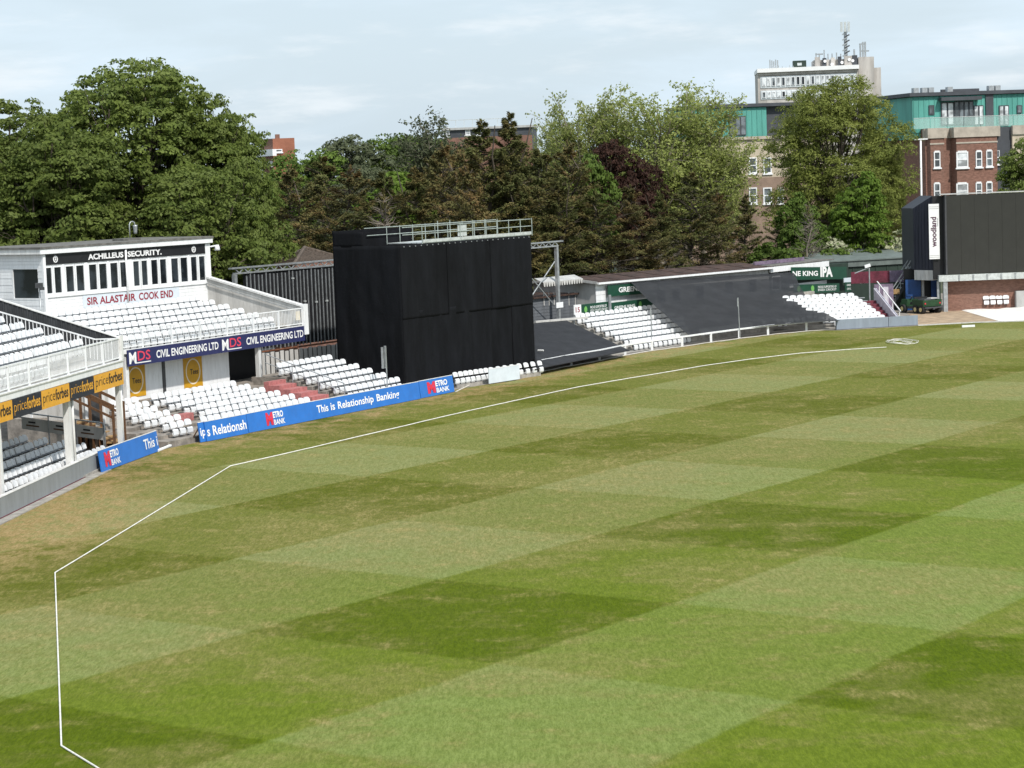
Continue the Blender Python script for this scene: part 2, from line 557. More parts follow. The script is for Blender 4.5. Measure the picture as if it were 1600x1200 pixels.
def turf_mat():
    m, t, b = new_mat('mown_turf')
    pos = geo_pos(t)
    sp = t.nodes.new('ShaderNodeSeparateXYZ')
    t.links.new(pos, sp.inputs[0])
    X, Y = sp.outputs['X'], sp.outputs['Y']

    def lin(F):
        return (nmath(t, 'ADD', nmath(t, 'MULTIPLY', X, F.t.x), nmath(t, 'ADD', nmath(t, 'MULTIPLY', Y, F.t.y), -F.o.dot(F.t))),
                nmath(t, 'ADD', nmath(t, 'MULTIPLY', X, F.n.x), nmath(t, 'ADD', nmath(t, 'MULTIPLY', Y, F.n.y), -F.o.dot(F.n))))
    U, V = lin(Fr(0, 0, 36.3))
    wob = nmath(t, 'MULTIPLY', nmath(t, 'SUBTRACT', nnoise(t, pos, 0.35, 3), 0.5), 0.35)
    wob2 = nmath(t, 'MULTIPLY', nmath(t, 'SUBTRACT', nnoise(t, pos, 3.0, 5, 0.8), 0.5), 0.40)
    w = nmath(t, 'ADD', wob, wob2)

    def stripes(c, off, pitch):
        k = nmath(t, 'PINGPONG', nmath(t, 'DIVIDE', nmath(t, 'ADD', nmath(t, 'ADD', c, -off + pitch / 2), w), pitch), 1.0)
        return nramp(t, k, 0.485, 0.515)          # 0 / 1 every other pitch
    sv = stripes(V, 29.0, 7.57)
    su = stripes(U, 46.0, 7.53)
    blade = nnoise(t, nmap(t, pos, (13.0, 2.6, 1)), 1.0, 5, 0.9)          # clippings and blades, lying across the view
    fleck = nnoise(t, nmap(t, pos, (5.0, 1.3, 1), (0, 0, R(3))), 1.0, 7, 0.85)
    tuft = nnoise(t, nmap(t, pos, (1.0, 0.62, 1), (0, 0, R(-14))), 1.3, 9, 0.8)
    broad = nnoise(t, pos, 0.10, 5, 0.6)
    mid = nnoise(t, nmap(t, pos, (1, 1.3, 1), (0, 0, R(12))), 0.5, 8, 0.7)
    lush = nramp(t, nmath(t, 'ADD', nmath(t, 'ADD', V, nmath(t, 'MULTIPLY', nmath(t, 'SUBTRACT', broad, 0.5), 26.0)), nmath(t, 'MULTIPLY', nmath(t, 'ADD', U, -50.0), 0.12)), 47.0, 24.0)
    DARK = nmix(t, lush, (0.088, 0.102, 0.010), (0.074, 0.106, 0.003))
    LITE = nmix(t, lush, (0.190, 0.204, 0.078), (0.160, 0.202, 0.052))
    MIDC = nmix(t, lush, (0.124, 0.137, 0.026), (0.112, 0.150, 0.013))
    MID2 = nmix(t, lush, (0.150, 0.163, 0.046), (0.133, 0.172, 0.029))
    cd = nmix(t, su, DARK, MIDC)
    cl = nmix(t, su, MID2, LITE)
    c = nmix(t, sv, cl, cd)
    # uneven growth
    c = nmix(t, nmath(t, 'MULTIPLY', nramp(t, tuft, 0.42, 0.68), 0.35), c, nmix(t, 1.0, c, (0.70, 0.78, 0.55), 'MULTIPLY'))
    c = nmix(t, nmath(t, 'MULTIPLY', nramp(t, mid, 0.45, 0.70), 0.34), c, (0.150, 0.142, 0.038))
    # parched straw showing through
    dryb = nmath(t, 'ADD', nmath(t, 'MULTIPLY', nramp(t, mid, 0.47, 0.66), 0.75), nmath(t, 'MULTIPLY', nramp(t, broad, 0.47, 0.62), 0.45))
    dryb = nmath(t, 'ADD', dryb, nmath(t, 'MULTIPLY', nmath(t, 'SUBTRACT', 1.0, lush), 0.40))
    dry = nmath(t, 'MULTIPLY', dryb, nmath(t, 'MULTIPLY', nramp(t, tuft, 0.44, 0.60), nmath(t, 'ADD', 0.25, nmath(t, 'MULTIPLY', nramp(t, fleck, 0.44, 0.58), 0.9))), clamp=True)
    c = nmix(t, nmath(t, 'MULTIPLY', nramp(t, nmath(t, 'ADD', broad, nmath(t, 'MULTIPLY', mid, 0.35)), 0.62, 0.78), 0.30), c, (0.205, 0.180, 0.070))
    c = nmix(t, nmath(t, 'MULTIPLY', dry, 0.50), c, (0.300, 0.240, 0.100))
    # worn strip along the boundary
    oN = lin(Fr(-16.2, 84.5, 5.8))[1]
    oM = lin(Fr(-11.7, 95.2, 29.8))[1]
    oR = lin(Fr(7.1, 128.8, 40.0))[1]
    ed = nmath(t, 'MAXIMUM', nmath(t, 'MAXIMUM', oN, oM), nmath(t, 'ADD', oR, -0.8))
    edn = nmath(t, 'ADD', ed, nmath(t, 'MULTIPLY', nmath(t, 'SUBTRACT', mid, 0.5), 3.2))
    worn = nramp(t, edn, -4.2, -0.6)
    wb = nmath(t, 'MULTIPLY', worn, nramp(t, nmath(t, 'ADD', nmath(t, 'MULTIPLY', tuft, 0.6), nmath(t, 'MULTIPLY', mid, 0.4)), 0.42, 0.58))
    c = nmix(t, nmath(t, 'MULTIPLY', wb, 0.86), c, (0.300, 0.208, 0.098))
    # larger parched area by the near stand
    dx = nmath(t, 'DIVIDE', nmath(t, 'ADD', X, 15.9), 4.3)
    dy = nmath(t, 'DIVIDE', nmath(t, 'ADD', Y, -71.5), 11.0)
    rr = nmath(t, 'SQRT', nmath(t, 'ADD', nmath(t, 'MULTIPLY', dx, dx), nmath(t, 'MULTIPLY', dy, dy)))
    rr = nmath(t, 'ADD', rr, nmath(t, 'MULTIPLY', nmath(t, 'SUBTRACT', mid, 0.5), 1.1))
    big = nmath(t, 'SUBTRACT', 1.0, nramp(t, rr, 0.35, 1.25))
    bigf = nmath(t, 'MULTIPLY', big, nmath(t, 'ADD', 0.12, nmath(t, 'MULTIPLY', nramp(t, tuft, 0.38, 0.58), 0.72)), clamp=True)
    c = nmix(t, bigf, c, (0.300, 0.220, 0.105))
    # blades
    c = nmix(t, nmath(t, 'MULTIPLY', nramp(t, fleck, 0.58, 0.42), 0.46), c, nmix(t, 1.0, c, (0.60, 0.66, 0.42), 'MULTIPLY'))
    c = nmix(t, nmath(t, 'MULTIPLY', nramp(t, blade, 0.46, 0.60), 0.60), c, nmix(t, 1.0, c, (1.50, 1.42, 1.60), 'MULTIPLY'))
    c = nmix(t, nmath(t, 'MULTIPLY', nramp(t, blade, 0.48, 0.36), 0.55), c, nmix(t, 1.0, c, (0.62, 0.68, 0.48), 'MULTIPLY'))
    t.links.new(c, b.inputs['Base Color'])
    b.inputs['Roughness'].default_value = 0.75
    b.inputs['Specular IOR Level'].default_value = 0.03
    h = nmath(t, 'ADD', blade, nmath(t, 'MULTIPLY', tuft, 0.7))
    nbump(t, b, h, 0.03, 0.55)
    return m


M_turf = turf_mat()
M_earth = mat('rough_ground', (0.075, 0.085, 0.045), 0.95, 0.3, 0.05, (0.10, 0.09, 0.06), 0.5)


# ------------------------------------------------------------------ lettering
_txt = {}


def text_geo(s, weight=0.02):
    key = (s, weight)
    if key in _txt:
        return _txt[key]
    cu = bpy.data.curves.new('lettering', 'FONT')
    cu.body = s
    cu.offset = weight
    cu.resolution_u = 3
    o = bpy.data.objects.new('lettering_tmp', cu)
    col.objects.link(o)
    dg = bpy.context.evaluated_depsgraph_get()
    dg.update()
    me = bpy.data.meshes.new_from_object(o.evaluated_get(dg))
    vs = [v.co.copy() for v in me.vertices]
    fs = [tuple(p.vertices) for p in me.polygons]
    bpy.data.objects.remove(o)
    bpy.data.curves.remove(cu)
    bpy.data.meshes.remove(me)
    _txt[key] = (vs, fs)
    return vs, fs


class Board:
    """flat face of a sign: s metres from its left end, z metres above its foot, out of the face by e"""
    def __init__(s, p0, p1, up=Vector((0, 0, 1))):
        s.p = Vector(p0)
        s.x = (Vector(p1) - s.p)
        s.w = s.x.length
        s.x.normalize()
        s.u = up.normalized()
        s.nrm = s.x.cross(s.u).normalized()      # towards the viewer when p0 is the left end

    def at(s, a, z, e=0.0):
        return s.p + s.x * a + s.u * z + s.nrm * e

    def slab(s, a0, a1, z0, z1, e0, e1):
        q = s.at
        return MB().hexa([q(a0, z0, e0), q(a0, z0, e1), q(a1, z0, e1), q(a1, z0, e0), q(a0, z1, e0), q(a0, z1, e1), q(a1, z1, e1), q(a1, z1, e0)])

    def text(s, string, a0, a1, z0, z1, e, weight=0.02, vertical=False):
        vs, fs = text_geo(string, weight)
        x0 = min(v.x for v in vs); x1 = max(v.x for v in vs)
        y0 = min(v.y for v in vs); y1 = max(v.y for v in vs)
        mb = MB()
        out = []
        for v in vs:
            k, l = (v.x - x0) / (x1 - x0), (v.y - y0) / (y1 - y0)
            if vertical:
                k, l = 1 - l, k
            out.append(s.at(a0 + (a1 - a0) * k, z0 + (z1 - z0) * l, e))
        mb.add(out, fs)
        return mb

    def ring(s, ca, cz, ra, rz, wd, e, n=40):
        mb = MB()
        vs = []
        for i in range(n):
            an = 2 * math.pi * i / n
            vs.append(s.at(ca + ra * math.cos(an), cz + rz * math.sin(an), e))
            vs.append(s.at(ca + (ra - wd) * math.cos(an), cz + (rz - wd) * math.sin(an), e))
        mb.add(vs, [(2 * i, 2 * i + 1, (2 * i + 3) % (2 * n), (2 * i + 2) % (2 * n)) for i in range(n)])
        return mb

    def poly(s, pts, e):
        mb = MB()
        mb.add([s.at(a, z, e) for a, z in pts], [tuple(range(len(pts)))])
        return mb

# ------------------------------------------------------------------ frames of the place
N = Fr(-15.75, 87.1, 8.5)          # two-tier stand nearest the camera
NW = Fr(-16.2, 84.5, 5.8)          # its low front wall
M = Fr(-11.7, 95.2, 29.8)          # two-tier stand with the white cabin
K = Fr(*M.w(2.2, 13.2, 0)[:2], 36.5)   # the cabin on its roof
S = Fr(0, 0, 36.3)                 # sight screen, parallel to the mowing
RB = Fr(7.1, 128.8, 40.0)          # open terrace beyond the screen
_p = G(1434, 508)
R2W = Fr(_p.x, _p.y, 76.0)
R2 = Fr(_p.x, _p.y, 86.0)          # far block beside the scoreboard

# ------------------------------------------------------------------ ground
g = MB().add([(-2500, -400, -0.05), (2500, -400, -0.05), (2500, 4500, -0.05), (-2500, 4500, -0.05)], [(0, 1, 2, 3)])
obj('ground', g, M_earth, kind='structure')
edge = [NW.w(-26, 0.02, 0), NW.w(0, 0.02, 0), M.w(-6.2, 0.3, 0), M.w(-3.2, 0.3, 0), M.w(0, 0.15, 0), M.w(14.6, 0.15, 0)]
edge += [G(720, 607), G(765, 600), G(811, 593), G(847, 580), G(893, 571), G(938, 563), G(985, 554), G(1083, 539), G(1200, 524), G(1260, 517), G(1313, 516), G(1434, 509), G(1520, 504.5), G(1600, 502), G(1760, 496)]
fld = MB()
pts = [Vector((90, 20, 0.0))] + [Vector((-30, 20, 0.0))] + [Vector((p.x, p.y, 0)) for p in edge] + [Vector((90, 150, 0))]
fld.add(pts, [tuple(range(len(pts)))])
obj('playing_field', fld, M_turf, kind='structure')
# concrete standing behind the boundary
cp = [Vector((p.x, p.y, -0.006)) for p in edge]
back = [Vector((90, 150, -0.006)), Vector((90, 175, -0.006)), Vector((10, 175, -0.006)), Vector((-40, 130, -0.006)), Vector((-45, 55, -0.006)), Vector((-20, 55, -0.006))]
conc = MB().add(cp + back, [tuple(range(len(cp) + len(back)))])
obj('concourse', conc, M_concrete_dark, kind='structure')
# buff paved strip in front of the scoreboard
pv = [G(1434, 508.5), G(1520, 504), G(1600, 501.5), G(1760, 495.5), G(1740, 470), G(1600, 478), G(1480, 486), G(1400, 478), G(1432, 500)]
obj('paved_apron', MB().add([Vector((p.x, p.y, 0.006)) for p in pv], [tuple(range(len(pv)))]), M_pave, kind='structure')
kb = MB()
kq = [G(1434, 509), G(1520, 504.5), G(1600, 502), G(1700, 498)]
for i in range(3):
    kb.bar(Vector((kq[i].x, kq[i].y, 0.03)), Vector((kq[i + 1].x, kq[i + 1].y, 0.03)), 0.22, 0.06)
obj('kerb', kb, M_concrete_pale, kind='structure')
# concrete margin along the near wall and the terrace rail
mg = MB().fbox(NW, -26, 0, -0.42, -0.03, 0.002, 0.03)
obj('wall_margin', mg, M_concrete, kind='structure')

# ------------------------------------------------------------------ boundary rope
rp_px = [(190, 1226), (150, 1200), (96, 1167), (91, 1030), (86, 896), (200, 827), (360, 729), (440, 711), (530, 690), (620, 669), (700, 650), (780, 632), (840, 619), (900, 606), (960, 595.5), (1030, 584), (1100, 572), (1170, 562), (1250, 552.5), (1320, 547), (1385, 543)]
pts = []
for x, y in rp_px:
    p = G(x, y)
    p.z = 0.024
    pts.append(p)
dense = []
for i in range(len(pts) - 1):
    for k in range(6):
        q = pts[i].lerp(pts[i + 1], k / 6)
        if k and i > 6:
            q += Vector((random.Random(i * 7 + k).uniform(-.012, .012), random.Random(i * 9 + k).uniform(-.03, .03), 0))
        dense.append(q)
dense.append(pts[-1])
obj('boundary_rope', MB().tube(dense, 0.021, 6), M_rope, smooth=True, label='long white boundary rope laid across the grass with three sharp corners', cat='rope')
rng = random.Random(4)
coil = []
c0 = G(1409, 536)
for k in range(64):
    an = k * 0.47
    rr = 0.2 + 0.55 * abs(math.sin(k * 0.173)) + rng.uniform(-.1, .1)
    coil.append(Vector((c0.x + rr * 1.25 * math.cos(an), c0.y + rr * 2.4 * math.sin(an), 0.04 + 0.02 * (k % 5) + rng.uniform(0, .03))))
obj('rope_heap', MB().tube(coil, 0.013, 5), M_rope, smooth=True, label='loose heap of white rope on the grass at the far end of the boundary line', cat='rope')
p = G(1513, 511)
obj('white_bar', MB().hexa([Vector((p.x + dx, p.y + dy, z)) for z in (0, .13) for dx, dy in ((-.42, -.12), (.42, -.05), (.42, .12), (-.42, .05))]), M_white, label='small white bar lying on the grass before the scoreboard paving', cat='marker')

# ------------------------------------------------------------------ seats
ORD = ['first', 'second', 'third', 'fourth', 'fifth', 'sixth', 'seventh', 'eighth', 'ninth', 'tenth', 'eleventh', 'twelfth', 'thirteenth', 'fourteenth', 'fifteenth', 'sixteenth', 'seventeenth', 'eighteenth', 'nineteenth']


def ordw(n):
    if n < 19:
        return ORD[n]
    tens = {2: 'twent', 3: 'thirt', 4: 'fort'}[(n + 1) // 10]
    u = (n + 1) % 10
    return tens + 'ieth' if u == 0 else tens + 'y-' + ORD[u - 1]


def seat_meshes():
    """tip-up seat facing -Y, standing on z = 0; 0.44 wide, 0.68 high"""
    W = 0.226
    back = MB()
    cols_, rows_ = 6, 4
    grid = {}
    for side in (0, 1):
        for i in range(cols_ + 1):
            for j in range(rows_ + 1):
                k = i / cols_ * 2 - 1
                l = j / rows_
                wz = W * (0.93 + 0.07 * math.sin(l * math.pi)) * (1.0 if l < 0.9 else 0.93)
                z = 0.43 + 0.25 * l - (0.040 * abs(k) ** 3.5 if j == rows_ else 0) - (0.02 * abs(k) ** 3 if j == rows_ - 1 else 0)
                y = 0.07 + 0.065 * l - 0.045 * k * k + (0.022 if side else 0)
                grid[(side, i, j)] = len(back.v)
                back.v.append(Vector((k * wz, y, z)))
    for i in range(cols_):
        for j in range(rows_):
            back.f.append(tuple(grid[(0, a, b)] for a, b in ((i, j), (i + 1, j), (i + 1, j + 1), (i, j + 1))))
            back.f.append(tuple(grid[(1, a, b)] for a, b in ((i, j), (i, j + 1), (i + 1, j + 1), (i + 1, j))))
    for i in range(cols_):
        back.f.append(tuple(grid[q] for q in ((0, i, rows_), (0, i + 1, rows_), (1, i + 1, rows_), (1, i, rows_))))
        back.f.append(tuple(grid[q] for q in ((0, i, 0), (1, i, 0), (1, i + 1, 0), (0, i + 1, 0))))
    for j in range(rows_):
        back.f.append(tuple(grid[q] for q in ((0, 0, j), (0, 0, j + 1), (1, 0, j + 1), (1, 0, j))))
        back.f.append(tuple(grid[q] for q in ((0, cols_, j), (1, cols_, j), (1, cols_, j + 1), (0, cols_, j + 1))))
    pan = MB()
    prof = [(-0.115, 0.05, .86), (-0.150, 0.12, 1.0), (-0.135, 0.30, 1.0), (-0.085, 0.345, .94), (-0.045, 0.325, .9), (-0.085, 0.12, .95)]
    b = len(pan.v)
    m = len(prof)
    for k in (-1, 1):
        for y, z, wk in prof:
            pan.v.append(Vector((k * 0.185 * wk, y + 0.07, z)))
    for i in range(m):
        j = (i + 1) % m
        pan.f.append((i, j, m + j, m + i))
    pan.f.append(tuple(range(m - 1, -1, -1)))
    pan.f.append(tuple(range(m, 2 * m)))
    br = MB()
    for k in (-1, 1):
        br.box(k * 0.175 - .014, k * 0.175 + .014, 0.0, 0.11, 0.22, 0.36)
    br.box(-.02, .02, 0.04, 0.09, 0.0, 0.26)
    br.box(-.09, .09, 0.02, 0.11, 0.0, 0.012)
    return back, pan, br


sb_, sp_, sbr_ = seat_meshes()
ME_back, ME_pan, ME_br = sb_.mesh('seat_backrest'), sp_.mesh('seat_pan'), sbr_.mesh('seat_bracket')
for me_, m_, sm in ((ME_back, M_seat, True), (ME_pan, M_seat, False), (ME_br, M_dark_metal, False)):
    fixn(me_)
    me_.materials.append(m_)
seats = []           # (position, yaw, label, group)


def seat_yaw(F):
    # local -Y must point along -n (towards the field): rotate so that +Y -> n
    return math.atan2(F.n.y, F.n.x) - math.pi / 2


def flush_seats(limit=300):
    order = sorted(range(len(seats)), key=lambda i: (seats[i][0] - CAM).length)
    solo = set(order[:limit])
    rest = [MB(), MB(), MB()]
    jit = random.Random(11)
    for i, (p, yaw, label, group) in enumerate(seats):
        jy = yaw + jit.uniform(-.03, .03)
        tilt = jit.uniform(-.05, .03)
        if i in solo:
            r = root('stadium_seat', p, label, 'seat', group)
            r.rotation_euler = (0, 0, jy)
            for nm, me_, rx in (('backrest', ME_back, tilt), ('seat_pan', ME_pan, tilt * 1.5), ('bracket', ME_br, 0)):
                c = bpy.data.objects.new(nm, me_)
                c.parent = r
                c.rotation_euler = (rx, 0, 0)
                col.objects.link(c)
        else:
            mt = Matrix.Translation(p) @ Matrix.Rotation(jy, 4, 'Z') @ Matrix.Rotation(tilt * .6, 4, 'X')
            for q, src in enumerate((sb_, sp_, sbr_)):
                rest[q].add([mt @ v for v in src.v], src.f)
    me = bpy.data.meshes.new('stadium_seats')
    allm = MB()
    idx = []
    for q in range(3):
        idx += [1 if q == 2 else 0] * len(rest[q].f)
        allm.add(rest[q].v, rest[q].f)
    me.from_pydata([tuple(v) for v in allm.v], [], allm.f)
    me.materials.append(M_seat)
    me.materials.append(M_dark_metal)
    me.polygons.foreach_set('material_index', idx)
    fixn(me)
    o = bpy.data.objects.new('distant_seats', me)
    col.objects.link(o)
    tag(o, 'white tip-up seats of the farther blocks around the black sight screen', 'seats', kind='stuff')


def seat_row(F, a_right, count, o, z, label, group, pitch=0.49, skip=()):
    yaw = seat_yaw(F)
    for i in range(count):
        if i in skip:
            continue
        p = F.w(a_right - pitch * (i + 0.5), o, z)
        px, py = project(p + Vector((0, 0, .4)))
        if -14 < px < 1620:
            seats.append((p, yaw, label.replace('#', ordw(i)), group))



def baluster_mesh(h, w, m):
    mb = MB().box(-w / 2, w / 2, -w / 2, w / 2, 0, h)
    me = mb.mesh('baluster')
    fixn(me)
    me.materials.append(m)
    return me


# ================================================================== near stand
near = root('grandstand', N.w(-8, 2, 0), 'two-tier white railed stand at the left edge with yellow and black fascia banners', 'grandstand')
# lower terrace steps
LN_T, LN_H = 0.80, 0.125
for k in range(7):
    obj('terrace_step', MB().fbox(N, -24, -0.75, 0.05 + LN_T * k - .1, 6.4, 0.0 if k == 0 else 0.02 + LN_H * k - 0.12, 0.02 + LN_H * (k + 1) - 0.02), M_concrete, near)
for k in range(5):
    seat_row(N, -1.05, 27, 0.32 + LN_T * k, 0.13 + LN_H * k,
             'white seat, # from right end, %s row from front, tier under yellow banner' % ORD[k], 'seats in the lower tier of the near stand', 0.5)
    o_ = 0.32 + LN_T * k
    obj('seat_rail', MB().fbox(N, -24, -1.0, o_ + .11, o_ + .16, 0.13 + LN_H * k + .36, 0.13 + LN_H * k + .42), M_seat_rail, near)
# front wall: grey panels on a maroon base
fw = obj('front_wall', MB().fbox(NW, -26, 0.0, 0.06, 0.16, 0.0, 0.70), M_concrete, near)
a = 0.0
for w_ in (2.75, 3.05, 3.05, 3.05, 3.05, 3.05, 3.05, 3.05):
    obj('wall_panel', MB().fbox(NW, a - w_ + .012, a - .012, 0.0, 0.055, 0.055, 0.72), M_grey_panel, fw)
    a -= w_
obj('base_strip', MB().fbox(NW, -26, 0.0, -0.012, 0.05, 0.0, 0.05), M_maroon, fw)
obj('capping', MB().fbox(NW, -26, 0.0, -0.015, 0.175, 0.722, 0.745), M_white_old, fw)
obj('end_post', MB().fbox(NW, 0.005, 0.08, -0.04, 0.16, 0.0, 0.74), M_maroon, fw)
# pillars
for a_, wd_ in ((0.10, .17), (-5.75, .24), (-12.75, .2), (-18.5, .2)):
    obj('pillar', MB().fbox(N, a_ - wd_ / 2, a_ + wd_ / 2, 0.05, 0.05 + wd_, 0.0, 3.60), M_white_old, near)
for a_ in (-5.35, 0.33):
    obj('downpipe', MB().tube([N.w(a_, .1, 0), N.w(a_, .1, 3.62)], 0.055, 8), M_white_old, near, smooth=True)
obj('post', MB().tube([NW.w(-10.9, 0.45, 0), NW.w(-10.9, 0.45, 1.75), NW.w(-10.92, .5, 1.86)], 0.075, 8), M_grey_metal, near, smooth=True)
# deck
obj('deck', MB().fbox(N, -24, 0.3, 0.02, 6.4, 3.62, 3.80), M_white_old, near)
obj('deck_edge_beam', MB().fbox(N, -24, 0.36, -0.06, 0.10, 3.79, 4.03), M_white, near)
obj('deck_edge_lip', MB().fbox(N, -24, 0.38, -0.10, 0.12, 4.032, 4.075), M_white_old, near)
obj('deck_side_beam', MB().fbox(N, 0.24, 0.36, 0.11, 6.4, 3.79, 4.03), M_white_old, near)
UN_T, UN_H = 0.80, 0.245
for k in range(7):
    obj('upper_step', MB().fbox(N, -24, 0.18, 0.66 + UN_T * k if k else 0.11, 6.4, 3.805 if k == 0 else 3.90 + UN_H * k, 4.06 + UN_H * k - (0.0 if k else 0.0)), M_concrete, near)
for k in range(6):
    n_ = 30
    seat_row(N, -0.95 if k else -6.9, n_, (1.05 + UN_T * (k - 1)) if k else 0.42, 4.06 + UN_H * k + 0.10,
             'white seat, # from right end, %s row from railing, upper tier by charcoal wall' % ORD[k], 'seats in the upper tier of the near stand', 0.5)
    if k:
        o_ = 1.05 + UN_T * (k - 1)
        obj('seat_rail', MB().fbox(N, -24, -0.9, o_ + .11, o_ + .16, 4.16 + UN_H * k + .36, 4.16 + UN_H * k + .42), M_seat_rail, near)
# front railing
rl = obj('railing', MB().fbox(N, -24, 0.30, -0.02, 0.04, 4.93, 4.99), M_white, near)
obj('bottom_rail', MB().fbox(N, -24, 0.30, -0.005, 0.025, 4.15, 4.19), M_white, rl)
bal = baluster_mesh(0.74, 0.020, M_white)
k = 0
a = 0.20
while a > -16.5:
    if k % 17 == 0:
        obj('rail_post', MB().fbox(N, a - .035, a + .035, -0.03, 0.05, 4.03, 4.99), M_white, rl)
    else:
        piece('baluster', bal, N.w(a, 0.01, 4.19), -R(N.az), rl)
    a -= 0.118
    k += 1
# side railing climbing with the steps
sr = obj('side_railing', MB().fslope(N, -0.13, -0.08, 0.9, 6.4, 4.93, 6.63, 0.055), M_white, near)
obj('level_rail', MB().fbox(N, -0.13, -0.08, 0.02, 0.9, 4.93, 4.985), M_white, sr)
bal2 = baluster_mesh(0.80, 0.026, M_white)
for k in range(40):
    o_ = 0.2 + 0.155 * k
    z_ = 4.93 + max(0, o_ - 0.9) * 0.309
    piece('baluster', bal2, N.w(-0.105, o_, z_ - 0.80), -R(N.az), sr)
obj('rail_post', MB().fbox(N, -0.16, -0.08, 1.55, 1.63, 4.2, 5.13), M_white, sr)
# charcoal ribbed side wall
ck = obj('side_wall', MB().fslope(N, 0.26, 0.32, 0.1, 6.6, 4.04, 4.04, 0.94, 3.16), M_black_clad, near)
for k in range(33):
    o_ = 0.16 + 0.2 * k
    zt = 4.97 + (o_ - 0.1) * 0.3415
    obj('cladding_rib', MB().fslope(N, 0.222, 0.262, o_, o_ + .055, 4.10, 4.10, zt - 4.13, zt - 4.11), M_black_clad, ck)
obj('capping', MB().fslope(N, 0.20, 0.37, 0.0, 6.7, 4.945, 7.235, 0.05), M_white_old, ck)
obj('corner_post', MB().fbox(N, 0.16, 0.40, -0.10, 0.02, 4.08, 5.06), M_white_old, near)
# interior below the deck
obj('back_wall', MB().fbox(N, -24, 0.4, 6.4, 6.6, 0, 3.8), M_white_old, near)
for i in range(3):
    o0, o1 = 1.15 + 1.16 * i, 1.15 + 1.16 * (i + 1)
    z0, z1 = 0.74 + 0.155 * 1.16 * i, 0.74 + 0.155 * 1.16 * (i + 1)
    pn = obj('barrier_panel', MB().fslope(N, 1.0, 1.03, o0 + .02, o1 - .02, z0, z1, 0.50), M_concrete_pale, near)
    obj('black_mark', MB().fslope(N, 0.99, 0.999, o0 + .55, o0 + .85, z0 + .38, z0 + .42, 0.07), M_black, pn)
    obj('yellow_mark', MB().fslope(N, 0.99, 0.999, o0 + .40, o0 + .95, z0 + .22, z0 + .30, 0.06), M_wood, pn)
    obj('barrier_post', MB().fbox(N, 0.97, 1.05, o0 - .02, o0 + .015, 0.2 + .1 * i, z0 + .72), M_grey_metal, near)
obj('barrier_rail', MB().tube([N.w(1.01, 1.1, 0.2), N.w(1.01, 1.1, 1.36), N.w(1.01, 1.2, 1.45), N.w(1.01, 4.7, 1.97)], 0.03, 6), M_grey_metal, near, smooth=True)
# timber stair behind
st = root('timber_stair', N.w(4.2, 2.2, 0), 'brown timber stair with handrails under the gap between the two left stands', 'stair')
for k in range(6):
    obj('tread', MB().fbox(N, 3.4, 4.7, 1.55 + .30 * k, 1.87 + .30 * k, 0.30 + .17 * k, 0.36 + .17 * k), M_wood_pale, st)
    obj('riser', MB().fbox(N, 3.4, 4.7, 1.57 + .30 * k, 1.60 + .30 * k, 0.05, 0.298 + .17 * k), M_wood, st)
for a_ in (3.35, 4.72):
    for o_, z0, z1 in ((1.5, 0, 1.95), (2.5, .6, 2.45), (3.4, 1.1, 2.9)):
        obj('newel_post', MB().fbox(N, a_ - .05, a_ + .05, o_ - .05, o_ + .05, z0, z1), M_wood, st)
    obj('handrail', MB().bar(N.w(a_, 1.5, 1.88), N.w(a_, 3.5, 2.86), .08, .12), M_wood, st)
    obj('midrail', MB().bar(N.w(a_, 1.5, 1.38), N.w(a_, 3.5, 2.36), .05, .10), M_wood, st)
# kiosk wall with a doorway beyond the stair
kw = root('white_wall', N.w(6.0, 4.4, 0), 'white rendered wall with a dark doorway behind the timber stair', 'wall')
obj('wall_face', MB().fbox(N, 5.6, 5.75, 2.5, 6.4, 0.0, 3.3), M_concrete_pale, kw)
dr = obj('door', MB().fbox(N, 5.54, 5.60, 2.75, 3.35, 0.95, 2.65), M_dark_metal, kw)
obj('door_frame', MB().fbox(N, 5.50, 5.595, 2.62, 2.74, 0.9, 2.75).fbox(N, 5.50, 5.595, 3.36, 3.48, 0.9, 2.75).fbox(N, 5.50, 5.595, 2.62, 3.48, 2.76, 2.85), M_white, dr)
# fascia banners
nb_edges = [0.22] + [N.on_o(x, y, -0.10)[0] for x, y in ((147.3, 600), (109, 612), (65.3, 626), (20, 640))]
nb_edges += [nb_edges[-1] - 3.1, nb_edges[-1] - 6.2]
NBL = ['yellow fascia panel with black lettering at the right end of the near stand',
       'black fascia panel with yellow lettering, second from the right on the near stand',
       'yellow fascia panel with black lettering above the middle white pillar of the near stand',
       'black fascia panel with yellow lettering nearest the left edge of the picture',
       'yellow fascia panel cut off by the left edge of the picture',
       'black fascia panel beyond the left edge of the picture']
for i in range(6):
    a1, a0 = nb_edges[i] - .01, nb_edges[i + 1] + .01
    yel = i % 2 == 0
    bd = Board(N.w(a0, -0.065, 3.10), N.w(a1, -0.065, 3.10))
    r_ = root('fascia_banner', N.w((a0 + a1) / 2, -0.07, 3.10), NBL[i], 'banner', 'fascia banners on the near stand')
    obj('panel', bd.slab(0, bd.w, 0, 0.67, -0.0, 0.03), M_yellow if yel else M_dknavy, r_)
    tm = M_black if yel else M_yellow
    obj('lettering', bd.text('price', bd.w * .05, bd.w * .47, 0.10, 0.56, 0.036, -0.008), tm, r_, fix=False)
    obj('lettering', bd.text('forbes', bd.w * .485, bd.w * .95, 0.185, 0.60, 0.036, 0.022), tm, r_, fix=False)
